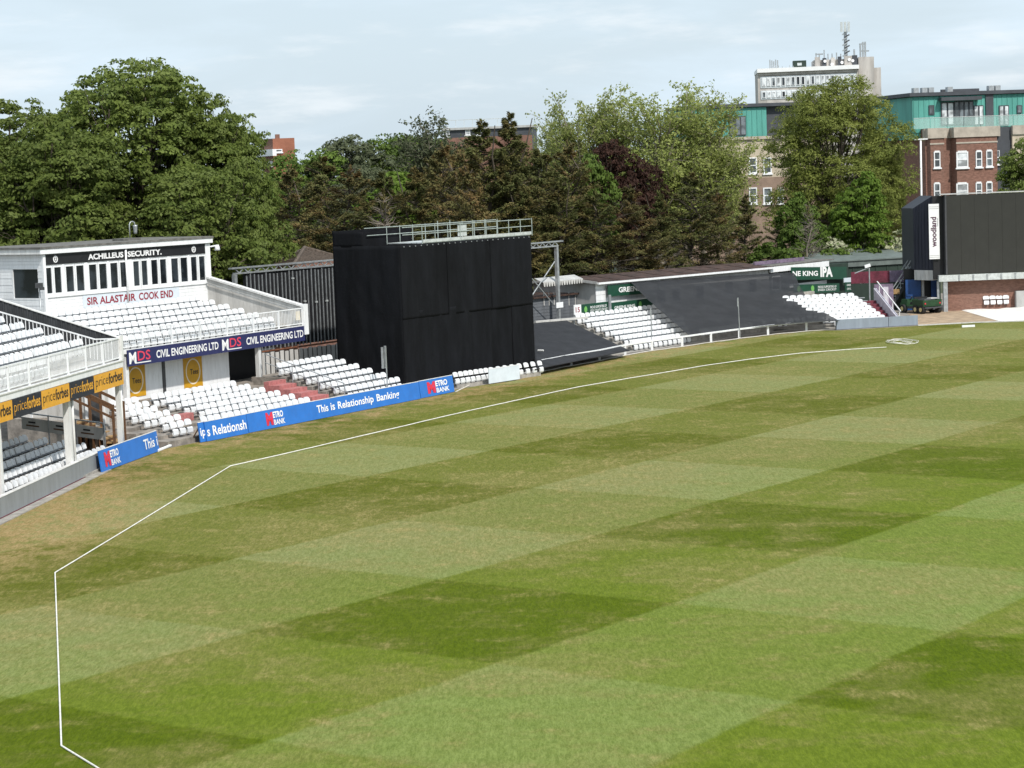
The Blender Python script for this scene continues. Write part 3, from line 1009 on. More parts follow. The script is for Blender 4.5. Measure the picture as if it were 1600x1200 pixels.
# pole with a floodlight head by the charcoal wall
fp = root('mast', N.w(0.45, 3.3, 4.0), 'slim pole with a small dark fitting on top behind the charcoal wall', 'pole')
obj('pole', MB().tube([N.w(0.45, 3.3, 4.0), N.w(0.45, 3.3, 7.15)], 0.025, 6), M_grey_metal, fp, smooth=True)
obj('fitting', MB().fbox(N, 0.30, 0.60, 3.2, 3.42, 7.06, 7.26).fbox(N, 0.2, .34, 3.05, 3.2, 6.98, 7.1), M_dark_metal, fp)

# ================================================================== stand with the cabin
mds = root('grandstand', M.w(5, 7, 0), 'two-tier stand with blue fascia banner and a white cabin on top', 'grandstand')
MT, MH = 0.85, 0.14
for k in range(8):
    obj('terrace_step', MB().fbox(M, -6.5 if k > 2 else -5.0, 14.6, 0.45 + MT * k, 0.45 + MT * (k + 1) if k < 7 else 8.0, 0.0, 0.24 + MH * k), M_concrete_dark, mds)
for k in range(6):
    lab = 'white seat, # from red aisle, %s row from blue boards, left block' % ORD[k]
    nseat = (17, 14, 13, 13, 13, 13)[k]
    seat_row(M, 6.3, nseat, 0.95 + MT * k, 0.26 + MH * k, lab, 'seats on the lower terrace below the blue fascia')
    obj('seat_rail', MB().fbox(M, 6.3 - .49 * nseat, 6.25, 1.06 + MT * k, 1.11 + MT * k, 0.26 + MH * k + .36, 0.26 + MH * k + .42), M_seat_rail, mds)
for k, (ar, n_) in enumerate(((-2.6, 3), (-2.2, 3), (-1.9, 4), (-1.7, 4), (-1.2, 4), (-0.9, 4))):
    lab = 'white seat, # from right, %s row of small block beside near pillar' % ORD[k]
    seat_row(M, ar, n_, 1.0 + MT * k, 0.27 + MH * k, lab, 'seats in the small block between the two stands')
obj('aisle_step', MB().fbox(M, -1.1, 0.0, 2.95, 3.35, 0.5, 0.86), M_red_step, mds, label='single faded red step')
# white wall under the deck with ochre posters
obj('rear_wall', MB().fbox(M, -6, 8.1, 7.0, 7.15, 0, 3.45), M_white, mds)
obj('wall_joint', MB().fbox(M, 2.95, 3.15, 6.96, 6.999, 1.2, 3.3), M_dark_metal, mds)
obj('painted_passage_shade', MB().fbox(M, 8.1, 13.0, 8.6, 8.7, 0, 3.45), M_black, mds)  # black panel painting the shade of the open passage under the deck
for a_, lb in ((0.27, 'ochre poster with cream ring on the white wall, the left one by the near pillar'), (4.53, 'ochre poster with cream ring on the white wall, the right one')):
    bd = Board(M.w(a_, 6.995, 1.38), M.w(a_ + 1.42, 6.995, 1.38))
    po = root('wall_poster', M.w(a_ + .7, 6.99, 1.38), lb, 'poster', 'ochre posters under the blue fascia')
    obj('panel', bd.slab(0, 1.42, 0, 1.60, 0.0, 0.02), M_ochre, po)
    obj('ring', bd.ring(0.71, 0.76, 0.56, 0.62, 0.065, 0.024), M_cream_ring, po)
    obj('lettering', bd.text('Tees', 0.48, 1.10, 0.62, 0.88, 0.026, 0.015), M_black, po, fix=False)
# pillars, deck
for a_ in (-0.7, 9.35):
    obj('pillar', MB().fbox(M, a_ - .11, a_ + .11, 6.03, 6.25, 0.9, 3.36), M_white_old, mds)
obj('deck', MB().fbox(M, -5, 13.25, 6.05, 9.6, 3.36, 3.52), M_white_old, mds)
obj('deck_edge', MB().fbox(M, -1.0, 13.25, 5.93, 6.10, 3.53, 3.72), M_white_old, mds)
UMT, UMH = 0.90, 0.215
for k in range(7):
    obj('upper_step', MB().fbox(M, -6, 13.04, 6.12 + UMT * k, 13.4, 3.53 if k == 0 else 3.45 + UMH * k, 3.60 + UMH * k), M_concrete, mds)
for k in range(6):
    ar = 11.5
    lab = 'white seat, # from concrete side wall, %s row above blue fascia' % ORD[k]
    seat_row(M, ar, 29, 6.60 + UMT * k, 3.62 + UMH * k, lab, 'seats on the upper deck below the cabin')
    obj('seat_rail', MB().fbox(M, -3.0, ar, 6.71 + UMT * k, 6.76 + UMT * k, 3.62 + UMH * k + .36, 3.62 + UMH * k + .42), M_seat_rail, mds)
rl = obj('railing', MB().fbox(M, -1.0, 13.2, 5.98, 6.03, 4.56, 4.61), M_white, mds)
obj('bottom_rail', MB().fbox(M, -1.0, 13.2, 5.99, 6.02, 3.80, 3.84), M_white, rl)
bal = baluster_mesh(0.72, 0.017, M_white)
k = 0
a = 13.1
while a > -1.0:
    if k % 17 == 0:
        obj('rail_post', MB().fbox(M, a - .03, a + .03, 5.97, 6.04, 3.72, 4.61), M_white, rl)
    else:
        piece('baluster', bal, M.w(a, 6.005, 3.84), -R(M.az), rl)
    a -= 0.124
    k += 1
sw = obj('side_wall', MB().fslope(M, 13.05, 13.25, 6.05, 13.4, 3.5, 3.5, 1.12, 3.0), M_concrete_pale, mds)
obj('coping', MB().fslope(M, 12.98, 13.32, 5.9, 13.3, 4.62, 6.50, 0.10), M_white_old, sw)
obj('handrail', MB().bar(M.w(12.96, 6.6, 4.55), M.w(12.96, 12.6, 6.08), .05, .05), M_grey_metal, sw)
obj('corner_post', MB().fbox(M, 13.0, 13.36, 5.86, 6.02, 3.25, 4.78), M_white, mds)
obj('notice', MB().fbox(M, 12.55, 12.95, 6.06, 6.08, 4.0, 4.45), M_cream_ring, mds)
# blue fascia banner: two repeats
for i, (a0, a1) in enumerate(((-0.80, 6.05), (6.07, 13.05))):
    bd = Board(M.w(a0, 5.93, 2.95), M.w(a1, 5.93, 2.95))
    r_ = root('fascia_banner', M.w((a0 + a1) / 2, 5.9, 2.95), ('navy fascia banner with white and red lettering above the ochre posters' if i == 0 else 'navy fascia banner with white and red lettering reaching the striped steel frame'), 'banner', 'navy fascia banners')
    obj('panel', bd.slab(0, bd.w, 0, 0.74, 0.0, 0.03), M_navy, r_)
    obj('lettering', bd.text('M', 0.12, 0.62, 0.10, 0.62, .035, .03), M_vinyl_white, r_, fix=False)
    obj('lettering', bd.text('DS', 0.72, 1.62, 0.20, 0.64, .036, .012), M_vinyl_pink, r_, fix=False)
    obj('underline', bd.slab(0.55, 1.64, 0.09, 0.135, .031, .036), M_vinyl_white, r_)
    obj('lettering', bd.text('CIVIL ENGINEERING LTD', 2.05, bd.w - .15, 0.20, 0.56, .036, .022), M_vinyl_white, r_, fix=False)

# ------------------------------------------------------------------ cabin
KL = 11.2
cab = root('commentary_cabin', K.w(KL / 2, 1.5, 5.0), 'white boarded cabin with a row of windows on top of the stand', 'cabin')
Z0, Z1 = 4.9, 7.95
obj('core', MB().fbox(K, 0.03, KL - .03, 0.05, 4.5, Z0, Z1), M_white_old, cab)
nb = 15
for i in range(5):
    z = 5.0 + i * 0.172
    obj('siding_board', MB().fslope(K, 0.0, KL, 0.0, 0.045, z, z, 0.165), M_white, cab)
for i in range(18):                         # left gable boards, round the side window
    z = 5.0 + i * 0.164
    for (o0, o1) in (((0.02, 4.5),) if (z + .164 < 5.84 or z > 7.27) else ((0.02, 0.40), (2.22, 4.5))):
        obj('siding_board', MB().fbox(K, -0.035 - 0.012 * (i % 2), 0.03, o0, o1, z, z + .157), M_white, cab)
wn = obj('side_window', MB().fbox(K, -0.006, 0.028, 0.46, 2.16, 5.86, 7.24), M_glass, cab)
obj('frame', MB().fbox(K, -0.05, 0.028, 2.16, 2.24, 5.78, 7.34).fbox(K, -0.05, .028, 0.38, 2.16, 7.245, 7.34).fbox(K, -0.05, .028, 0.38, 2.16, 5.78, 5.855), M_white, wn)
obj('corner_board', MB().fbox(K, -0.055, 0.10, -0.05, 0.08, 4.95, 7.93), M_white, cab)
obj('corner_board', MB().fbox(K, KL - .30, KL + .05, -0.04, 0.06, 5.0, 7.93), M_white, cab)
# eight window units, each a pair of casements
units = [(K.on_o(x0 / 4.8, y_, 0)[0], K.on_o(x1 / 4.8, y_, 0)[0]) for x0, x1, y_ in ((328, 472, 440), (487, 642, 437), (660, 812, 434), (820, 968, 431), (992, 1116, 428), (1126, 1258, 425), (1276, 1416, 422), (1424, 1546, 419))]
obj('window_band', MB().fbox(K, 0.1, KL - .3, 0.03, 0.049, 5.86, 7.43), M_white, cab)
for ui in range(8):
    x0, wU = units[ui][0], units[ui][1] - units[ui][0]
    for h in range(2):
        a0 = x0 + h * wU / 2
        a1 = a0 + wU / 2 - 0.03
        z0, z1 = 5.93, 7.37
        fr = MB()
        fr.fbox(K, a0, a0 + .075, -0.03, 0.03, z0, z1).fbox(K, a1 - .075, a1, -0.03, 0.03, z0, z1)
        fr.fbox(K, a0 + .075, a1 - .075, -0.028, 0.03, z0, z0 + .14).fbox(K, a0 + .075, a1 - .075, -0.028, 0.03, z1 - .08, z1)
        wo = obj('window', fr, M_white, cab)
        obj('pane', MB().fbox(K, a0 + .076, a1 - .076, 0.012, 0.024, z0 + .141, z1 - .081), M_glass, wo)
    obj('mullion', MB().fbox(K, x0 + wU - .028, (units[ui + 1][0] if ui < 7 else KL - .3) - .002, -0.012, 0.03, 5.90, 7.42), M_white, cab)
obj('window_sill', MB().fbox(K, 0.1, KL - .3, -0.06, 0.05, 5.865, 5.925), M_white, cab)
obj('drain_pipe', MB().tube([K.w(5.27, -.09, 5.1), K.w(5.27, -.09, 7.9)], .05, 8), M_white, cab, smooth=True)
rf = obj('roof', MB().fbox(K, -0.35, KL + .18, -0.22, 5.0, 8.20, 8.30), M_felt, cab)
obj('fascia_board', MB().fbox(K, -0.30, KL + .14, -0.18, -0.12, 7.96, 8.198), M_white, rf)
obj('side_fascia', MB().fbox(K, -0.30, -0.24, -0.119, 5.0, 7.96, 8.198), M_white_old, rf)
obj('soffit', MB().fbox(K, -0.238, KL + .13, -0.118, 4.9, 7.952, 8.0), M_felt, rf)
obj('roof_box', MB().fbox(K, 6.2, 7.4, 1.0, 1.8, 8.3, 8.42), M_felt, rf)
bd = Board(K.w(0.12, -0.012, 7.43), K.w(KL - .31, -0.012, 7.43))
sg = root('name_sign', K.w(5, -.02, 7.43), 'black board with white capital lettering and two crests above the cabin windows', 'sign')
obj('panel', bd.slab(0, bd.w, 0, 0.49, -0.008, 0.02), M_black, sg)
obj('lettering', bd.text('ACHILLEUS', 2.70, 5.03, 0.10, 0.39, .026, .035), M_vinyl_white, sg, fix=False)
obj('lettering', bd.text('SECURITY.', 5.32, 7.66, 0.10, 0.39, .026, .035), M_vinyl_white, sg, fix=False)
for ca in (0.62, 9.95):
    obj('crest', bd.poly([(ca + .15 * math.sin(q * .55) * (1.0 if q < 5 else 1.05), .25 + .17 * math.cos(q * .55)) for q in range(11)], .025), M_vinyl_white, sg, fix=False)
    obj('crest', bd.poly([(ca - .09, .34), (ca - .07, .19), (ca, .11), (ca + .07, .19), (ca + .09, .34), (ca, .31)], .029), M_black, sg, fix=False)
    obj('crest', bd.poly([(ca - .02, .30), (ca - .05, .25), (ca, .16), (ca + .05, .27)], .033), M_vinyl_white, sg, fix=False)
bd = Board(K.w(2.35, -0.005, 5.22), K.w(8.9, -0.005, 5.22))
sg = root('name_sign', K.w(5, -.02, 5.22), 'pale panel with dark red capitals below the cabin windows', 'sign')
obj('panel', bd.slab(0, bd.w, 0, 0.60, 0.0, 0.012), M_pale_blue, sg)
for s_, x0, x1 in (('SIR ALASTAIR', .26, 3.50), ('COOK END', 3.72, 6.10)):
    obj('lettering', bd.text(s_, x0, x1, 0.12, 0.49, .02, .022), M_dkred, sg, fix=False)
# cameras on the cabin
cc = root('dome_camera', K.w(7.0, 1.2, 8.4), 'grey dome camera on a bent pipe on the cabin roof', 'camera')
obj('bent_pipe', MB().tube([K.w(6.85, 1.2, 8.4), K.w(6.85, 1.2, 9.1), K.w(6.93, 1.2, 9.22), K.w(7.08, 1.2, 9.25), K.w(7.2, 1.2, 9.18), K.w(7.24, 1.2, 9.05)], .03, 6), M_grey_metal, cc, smooth=True)
obj('dome', MB().tube([K.w(7.24, 1.2, 9.06), K.w(7.24, 1.2, 8.98), K.w(7.24, 1.2, 8.85), K.w(7.24, 1.2, 8.72), K.w(7.24, 1.2, 8.62)], .12, 10, .08), M_grey_metal, cc, smooth=True)
cc = root('security_camera', K.w(KL + .1, -.1, 7.5), 'white security camera on the right corner of the cabin', 'camera')
obj('bracket', MB().tube([K.w(KL + .05, -.05, 7.75), K.w(KL + .35, -.25, 7.8)], .04, 6), M_white, cc)
obj('housing', MB().tube([K.w(KL + .35, -.25, 7.83), K.w(KL + .36, -.26, 7.7), K.w(KL + .36, -.26, 7.55)], .10, 8, .16), M_white, cc, smooth=True)

# ------------------------------------------------------------------ stepped aisle and the block beside the screen
ai = root('stepped_aisle', M.w(8, 3, 0), 'faded red painted steps climbing between two blocks of white seats', 'steps')
for k in range(6):
    obj('step', MB().fbox(M, 7.6, 9.0, 1.2 + .62 * k, 1.84 + .62 * k if k < 5 else 4.6, 0.12 + .164 * k, 0.40 + .17 * (k + 1)), M_red_step, ai)
for a_ in (9.15,):
    obj('handrail', MB().tube([M.w(a_, 1.0, .5), M.w(a_, 1.0, 1.25), M.w(a_, 5.6, 2.62), M.w(a_, 5.6, 1.6)], .025, 6), M_grey_metal, ai)
    obj('midrail', MB().tube([M.w(a_, 1.0, .85), M.w(a_, 5.6, 2.2)], .02, 6), M_grey_metal, ai)
    for o_ in (2.5, 4.0):
        obj('rail_post', MB().tube([M.w(a_, o_, .5), M.w(a_, o_, 1.25 + (o_ - 1) * .298)], .022, 6), M_grey_metal, ai)
for k in range(6):
    lab = 'white seat, # from black screen, %s row from front, right of red steps' % ORD[k]
    seat_row(M, 14.1, 10, 0.95 + 0.80 * k, 0.42 + 0.215 * k, lab, 'seats between the red steps and the black screen', 0.485)
    obj('seat_rail', MB().fbox(M, 9.3, 14.05, 1.06 + .8 * k, 1.11 + .8 * k, 0.42 + .215 * k + .36, 0.42 + .215 * k + .42), M_seat_rail, ai)
for k in range(6):
    obj('terrace_step', MB().fbox(M, 9.2, 14.5, 0.5 + .8 * k, 0.5 + .8 * (k + 1) + (0 if k < 5 else 1.2), 0.2, 0.40 + .215 * k), M_concrete_dark, ai)
# seats in front of the screen
seat_line = [G(714, 598, .25), G(770, 590, .25), G(845, 578, .3)]
n_tot = 15
for i in range(n_tot):
    k = i / (n_tot - 1) * 2
    j = min(1, int(k))
    p = seat_line[j].lerp(seat_line[j + 1], k - j)
    seats.append((Vector((p.x, p.y, 0.12)), seat_yaw(Fr(0, 0, 33)), 'white seat, # from blue boards, single row below black screen'.replace('#', ordw(i)), 'seats below the black screen'))
ss = MB()
for j in range(2):
    ss.bar(seat_line[j] + Vector((-.3, .2, -.2)), seat_line[j + 1] + Vector((-.3, .2, -.2)), .8, .2)
obj('seat_plinth', ss, M_concrete, label='low concrete plinth under the single row of seats below the black screen', cat='plinth')
# tall bracket pole standing among the seats
bp = root('steel_post', M.w(12.6, 0.75, 0), 'thin steel post with a split plate on top among the seats by the screen', 'post')
obj('pole', MB().tube([M.w(12.6, 0.8, 0), M.w(12.6, 0.8, 2.0)], .03, 6), M_grey_metal, bp)
obj('plate', MB().fbox(M, 12.55, 12.62, .78, .88, 1.65, 2.75), M_grey_metal, bp)
obj('plate', MB().fbox(M, 12.40, 12.46, .85, .95, 1.65, 2.70), M_grey_metal, bp)

# ================================================================== blue perimeter boards
def metro(bd, r_, a0, h=0.84, k=1.0):
    """red brush M and white two-line word"""
    obj('logo_mark', bd.text('M', a0, a0 + .48 * k, .14, .72, .030, .07), M_vinyl_red, r_, fix=False)
    obj('lettering', bd.text('ETRO', a0 + .50 * k, a0 + 1.22 * k, .43, .72, .030, .035), M_vinyl_white, r_, fix=False)
    obj('lettering', bd.text('BANK', a0 + .52 * k, a0 + 1.30 * k, .12, .36, .030, .02), M_vinyl_white, r_, fix=False)


def blue_board(pa, pb, label, build):
    a_, b_ = G(*pa), G(*pb)
    d = (b_ - a_).normalized()
    nb_ = Vector((-d.y, d.x, 0))
    bd = Board(a_ + Vector((0, 0, .02)), b_ + Vector((0, 0, .02)), (Vector((0, 0, 1)) + nb_ * 0.13))
    r_ = root('advert_board', (a_ + b_) / 2, label, 'board', 'blue boards along the boundary')
    obj('panel', bd.slab(0.01, bd.w - .01, 0, 0.84, -0.03, 0.02), M_blue, r_)
    obj('edge_trim', MB().add(bd.slab(0.0, bd.w, 0.841, 0.87, -0.035, 0.026).v, BOXF), M_white_old, r_)
    for k in (0.15, 0.85):
        obj('prop', MB().bar(bd.at(bd.w * k, .6, -.04), bd.at(bd.w * k, 0, -.04) + nb_ * .55, .04), M_wood, r_)
    build(bd, r_)
    return bd


def b1(bd, r_):
    metro(bd, r_, bd.w * .07, k=bd.w / 5.2)
    obj('lettering', bd.text('This i', bd.w * .74, bd.w * .985, .24, .66, .03, .015), M_vinyl_white, r_, fix=False)


def b2(bd, r_):
    obj('lettering', bd.text('ip', bd.w * .15, bd.w * .92, .14, .60, .03, .015), M_vinyl_white, r_, fix=False)


def b3(bd, r_):
    obj('lettering', bd.text('s Relationsh', bd.w * .03, bd.w * .97, .20, .62, .03, .018), M_vinyl_white, r_, fix=False)


def b4(bd, r_):
    metro(bd, r_, 1.35, k=1.05)
    for s_, x0, x1, z0 in (('This', 0, .130, .275), ('is', .160, .208, .275), ('Relationship', .245, .675, .17), ('Banking', .715, 1.0, .17)):
        obj('lettering', bd.text(s_, bd.w * (.375 + .493 * x0), bd.w * (.375 + .493 * x1), z0, .62, .03, .018), M_vinyl_white, r_, fix=False)


def b5(bd, r_):
    metro(bd, r_, bd.w * .22, k=bd.w / 2.05)


blue_board((159, 739), (249, 705), 'blue board beside the near grey wall, with a red and white logo', b1)
blue_board((313, 692), (323.5, 690), 'narrow blue board end with two white letters before the row of boards', b2)
blue_board((323, 690.5), (388, 677.5), 'short blue board with large white lettering, left of the long one', b3)
blue_board((388.5, 677), (657, 623.5), 'longest blue board with white sentence and logo in front of the white seats', b4)
blue_board((657.5, 623), (710, 612.5), 'blue board with only the red and white logo, under the black screen', b5)
# white barrier in the gap between the boards
ga = root('white_barrier', G(270, 690), 'white tubular barrier lying in the gap between the blue boards', 'barrier')
p0, p1 = G(250, 690), G(282, 678)
obj('rail', MB().tube([p0 + Vector((0, .3, .42)), p1 + Vector((0, .3, .42))], .05, 6), M_white, ga)
obj('rail', MB().tube([G(247, 706) + Vector((0, 0, .05)), G(277, 694) + Vector((0, 0, .07))], .06, 6), M_white, ga)
for k in (0.15, .8):
    q = p0.lerp(p1, k)
    obj('leg', MB().tube([q + Vector((0, .3, 0)), q + Vector((0, .3, .42))], .045, 6), M_white_old, ga)

# ================================================================== black sight screen
ss = root('sight_screen', S.w(91.6, 72, 0), 'huge black cloth sight screen box with a railed walkway on top', 'sight screen')
U0, U1, V0, V1, ZT = 86.0, 97.4, 69.9, 74.4, 7.50


def cloth(p00, p10, p11, p01, nu, nv, amp, seed, thick=0.03):
    """wrinkled cloth panel over four corners (bottom left, bottom right, top right, top left)"""
    p00, p10, p11, p01 = map(Vector, (p00, p10, p11, p01))
    nrm = (p10 - p00).cross(p01 - p00).normalized()
    mb = MB()
    for s_ in (0, 1):
        for j in range(nv + 1):
            for i in range(nu + 1):
                k, l = i / nu, j / nv
                p = (p00 * (1 - k) + p10 * k) * (1 - l) + (p01 * (1 - k) + p11 * k) * l
                d = noise.noise(Vector((p.x * 1.3 + seed, p.y * 1.3, p.z * .35))) + .6 * noise.noise(Vector((p.x * 3.1 + p.z * 1.2, p.y * 3.1 + seed, p.z * .9)))
                e = min(1, 4 * min(k, 1 - k) + .15) * min(1, 4 * min(l, 1 - l) + .25)
                mb.v.append(p + nrm * (d * amp * e - s_ * thick))
    m = (nu + 1) * (nv + 1)
    for j in range(nv):
        for i in range(nu):
            a_ = j * (nu + 1) + i
            q = (a_, a_ + 1, a_ + nu + 2, a_ + nu + 1)
            mb.f.append(q)
            mb.f.append(tuple(m + x for x in reversed(q)))
    rim = [i for i in range(nu + 1)] + [(j * (nu + 1) + nu) for j in range(1, nv + 1)] + [nv * (nu + 1) + i for i in range(nu - 1, -1, -1)] + [j * (nu + 1) for j in range(nv - 1, 0, -1)]
    for x in range(len(rim)):
        a_, b_ = rim[x], rim[(x + 1) % len(rim)]
        mb.f.append((a_, m + a_, m + b_, b_))
    return mb


fa = [S.on_o(680 + x / 4.2867, 340 + y / 4.2867, V0)[0] for x, y in ((380, 760), (520, 760))]
obj('front_cloth', cloth(S.w(U0, V0, 3.72), S.w(U1, V0, 3.72), S.w(U1, V0, ZT), S.w(U0, V0, ZT), 70, 30, .05, 3), M_cloth, ss, smooth=True)
obj('front_cloth', cloth(S.w(U0, V0 + .005, .1), S.w(fa[0], V0 + .005, .1), S.w(fa[0], V0 + .012, 4.1), S.w(U0, V0 + .012, 4.1), 48, 22, .05, 9), M_cloth, ss, smooth=True)
obj('door_flap', cloth(S.w(fa[0] - .02, V0 + .05, .1), S.w(fa[1] + .02, V0 + .05, .1), S.w(fa[1] + .02, V0 + .03, 4.1), S.w(fa[0] - .02, V0 + .03, 4.1), 14, 16, .08, 21), M_cloth, ss, smooth=True)
obj('front_cloth', cloth(S.w(fa[1], V0 + .005, .1), S.w(U1, V0 + .005, .1), S.w(U1, V0 + .012, 4.1), S.w(fa[1], V0 + .012, 4.1), 18, 18, .05, 33), M_cloth, ss, smooth=True)
obj('side_cloth', cloth(S.w(U0, V1, .1), S.w(U0, V0 + .04, .1), S.w(U0, V0 + .04, ZT), S.w(U0, V1, ZT), 36, 34, .08, 5), M_cloth, ss, smooth=True)
obj('parapet_cloth', cloth(S.w(U0, V1, ZT - .05), S.w(U0 - .0, 72.35, ZT - .05), S.w(U0, 72.35, 8.22), S.w(U0, V1, 8.30), 12, 5, .05, 6), M_cloth, ss, smooth=True)
obj('parapet_cloth', MB().fbox(S, U0 + .04, U0 + 3.8, 72.4, 72.46, ZT, 8.2), M_cloth, ss)
obj('parapet_cloth', MB().fbox(S, U0 + .02, U0 + 6.5, V1 - .06, V1, ZT - 3, 8.28), M_cloth, ss)
obj('side_cloth', cloth(S.w(U1, V0 + .04, .1), S.w(U1, V1, .1), S.w(U1, V1, ZT), S.w(U1, V0 + .04, ZT), 20, 24, .05, 15), M_cloth, ss, smooth=True)
obj('back_cloth', MB().fbox(S, U0 + .05, U1 - .05, V1 - .05, V1 - .02, .1, ZT - .05), M_cloth, ss)
for u_ in (U0 + 3.8, U0 + 7.6):
    obj('cloth_seam', MB().fbox(S, u_ - .02, u_ + .02, V0 - .055, V0 - .045, 3.74, ZT - .02), M_cloth, ss)
for i in range(24):
    obj('lacing_eyelet', MB().fbox(S, U0 + .25 + .475 * i, U0 + .29 + .475 * i, V0 - .05, V0 - .01, ZT - .10, ZT - .04), M_grey_metal, ss)
wk = obj('walkway', MB().fbox(S, U0 + 1.9, U1 - .02, V0 + .02, 72.3, ZT + .02, ZT + .07), M_pale_metal, ss)
for i in range(6):
    a0 = U0 + 1.9 + i * 1.6
    obj('toe_board', MB().fbox(S, a0, a0 + 1.57, V0 - .015, V0 + .015, ZT + .06, ZT + .22), M_pale_metal, wk)
for vv, nm in ((V0 + .05, 0), (72.3, 1)):
    rr = obj('guard_rail', MB().tube([S.w(U0 + (0.1 if nm else .3), vv, 8.40), S.w(U1 + .1, vv, 8.40)], .022, 6), M_rail, ss)
    obj('mid_rail', MB().tube([S.w(U0 + .3, vv, 8.02), S.w(U1 + .1, vv, 8.02)], .022, 6), M_rail, rr)
    for i in range(10):
        u_ = U0 + 1.9 + i * 1.08
        obj('standard', MB().tube([S.w(u_, vv, ZT), S.w(u_, vv, 8.55 if i in (4, 5) else 8.45)], .022, 6), M_rail, rr)
obj('gate_frame', MB().fbox(S, U0 + 5.0, U0 + 5.75, V0 + .09, V0 + .12, ZT + .25, 8.35).fbox(S, U0 + 5.1, U0 + 5.65, V0 + .085, V0 + .125, ZT + .35, 8.25), M_pale_metal, ss)

# ------------------------------------------------------------------ steel gantry and the folded striped screen
GV = 79.0
gt = root('steel_gantry', S.w(94, GV, 0), 'galvanised steel gantry with a lattice top beam running behind the black screen', 'gantry')
GU0 = S.on_o(359.5, 425, GV)[0]
GU1 = S.on_o(878, 380, GV)[0]
GP = S.on_o(871, 440, GV)[0]
obj('top_chord', MB().fbox(S, GU0, GU1, GV - .12, GV + .12, 6.50, 6.58), M_grey_metal, gt)
obj('bottom_chord', MB().fbox(S, GU0 + .3, GP + .1, GV - .12, GV + .12, 6.22, 6.30), M_grey_metal, gt)
k = 0
u_ = GU0 + .3
while u_ < GP:
    obj('web', MB().bar(S.w(u_, GV - .05, 6.28 if k % 2 else 6.52), S.w(u_ + .33, GV - .05, 6.52 if k % 2 else 6.28), .04, .05), M_grey_metal, gt)
    u_ += .34
    k += 1
for u_ in (GU0 + .32, GP):
    obj('post', MB().fbox(S, u_ - .10, u_ + .10, GV - .10, GV + .10, 0.6, 6.22), M_grey_metal, gt)
for (x0, y0), (x1, y1) in (((650, 410), (800, 590)), ((800, 295), (650, 520))):
    a_ = S.on_o(680 + x0 / 4.2867, 340 + y0 / 4.2867, GV)
    b_ = S.on_o(680 + x1 / 4.2867, 340 + y1 / 4.2867, GV)
    obj('brace', MB().tube([S.w(a_[0], GV, a_[1]), S.w(b_[0], GV, b_[1])], .04, 6), M_grey_metal, gt)
obj('number_plate', MB().fbox(S, GP - .42, GP + .32, GV - .16, GV - .13, 2.35, 2.7), M_white, gt)
fs = root('folded_screen', S.w(84, GV, 0), 'folded stack of black panels with upright silver rails under the gantry', 'screen')
SU0 = S.on_o(383.5, 430, GV)[0]
SU1 = 92.5
obj('panel_stack', MB().fbox(S, SU0, SU1, GV - .02, GV + .20, 2.15, 6.20), M_black, fs)
rng = random.Random(8)
n_ = int((SU1 - SU0) / .30)
for i in range(n_):
    u_ = SU0 + .30 * i + rng.uniform(-.03, .03)
    zb = 2.1 + rng.uniform(-.08, .08)
    obj('upright_rail', MB().fbox(S, u_, u_ + .05, GV - .09, GV - .035, zb, 6.18 + rng.uniform(-.1, .04)), M_grey_metal, fs)
    if i % 3 == 0:
        zc = rng.choice((4.3, 4.4, 5.7, 3.2))
        obj('clip', MB().fbox(S, u_ - .05, u_ + .10, GV - .11, GV - .03, zc, zc + .09), M_pale_metal, fs)
obj('rusty_bar', MB().tube([S.w(SU0 - 2.5, GV - .3, 2.0), S.w(SU1, GV - .3, 2.08)], .05, 6), mat('rust', (0.16, 0.06, 0.03), .9, .3, 3), fs)
fn = root('sheet_fence', S.w(84, GV + .1, 0), 'low white corrugated sheet fence behind the top row of seats by the screen', 'fence')
for i in range(36):
    u_ = SU0 - 3.0 + .38 * i
    obj('fence_sheet', MB().fbox(S, u_ + .03, u_ + .30, GV - .42, GV - .38, 0.5, 1.92 + .05 * (i % 2)), M_concrete_pale, fn)
obj('backing', MB().fbox(S, SU0 - 3.0, SU1, GV - .30, GV - .26, 0.5, 1.90), M_dark_metal, fn)

# white blank board, low rail
wb = root('blank_board', G(788, 597), 'blank white board propped under the black screen beside the single row of seats', 'board')
a_, b_ = G(764, 601), G(812, 593.5)
bd = Board(a_, b_)
obj('panel', bd.slab(0, bd.w, .05, .80, -.02, .02), M_pale_blue, wb)
obj('frame', MB().add(bd.slab(-.02, bd.w + .02, .801, .83, -.025, .025).v, BOXF), M_white, wb)
lr = root('boundary_rail', G(1020, 547), 'low white post-and-rail along the edge of the grass beyond the black screen', 'railing')
posts = [(753, 593), (847, 580), (893, 571), (937, 563.5), (977, 555), (1019, 548), (1066, 541.5), (1111, 535), (1155, 529), (1200, 523.5), (1260, 517.5), (1312, 514)]
pp = [G(x, y) for x, y in posts]
for i, p in enumerate(pp):
    h = .62 if i else .5
    obj('post', MB().hexa([p + Vector((dx, dy, z)) for z in (0, h) for dx, dy in ((-.07, -.07), (.07, -.07), (.07, .07), (-.07, .07))]), M_white, lr)
    if i > 1:
        obj('top_rail', MB().bar(pp[i - 1] + Vector((0, -.02, .60)), p + Vector((0, -.02, .60)), .07, .10), M_white, lr)
hp = []
rng = random.Random(3)
for i in range(len(pp)):
    for k in range(5):
        if i + 1 < len(pp):
            q = pp[i].lerp(pp[i + 1], k / 5)
            hp.append(q + Vector((rng.uniform(-.08, .08), -.35 + rng.uniform(-.12, .12), .035)))
obj('hose', MB().tube([G(712, 613) + Vector((0, 0, .03))] + hp, .03, 5), mat('dull_white_hose', (.55, .52, .47), .7, .1, 2), smooth=True, label='dull white hose lying along the foot of the low white rail', cat='hose')

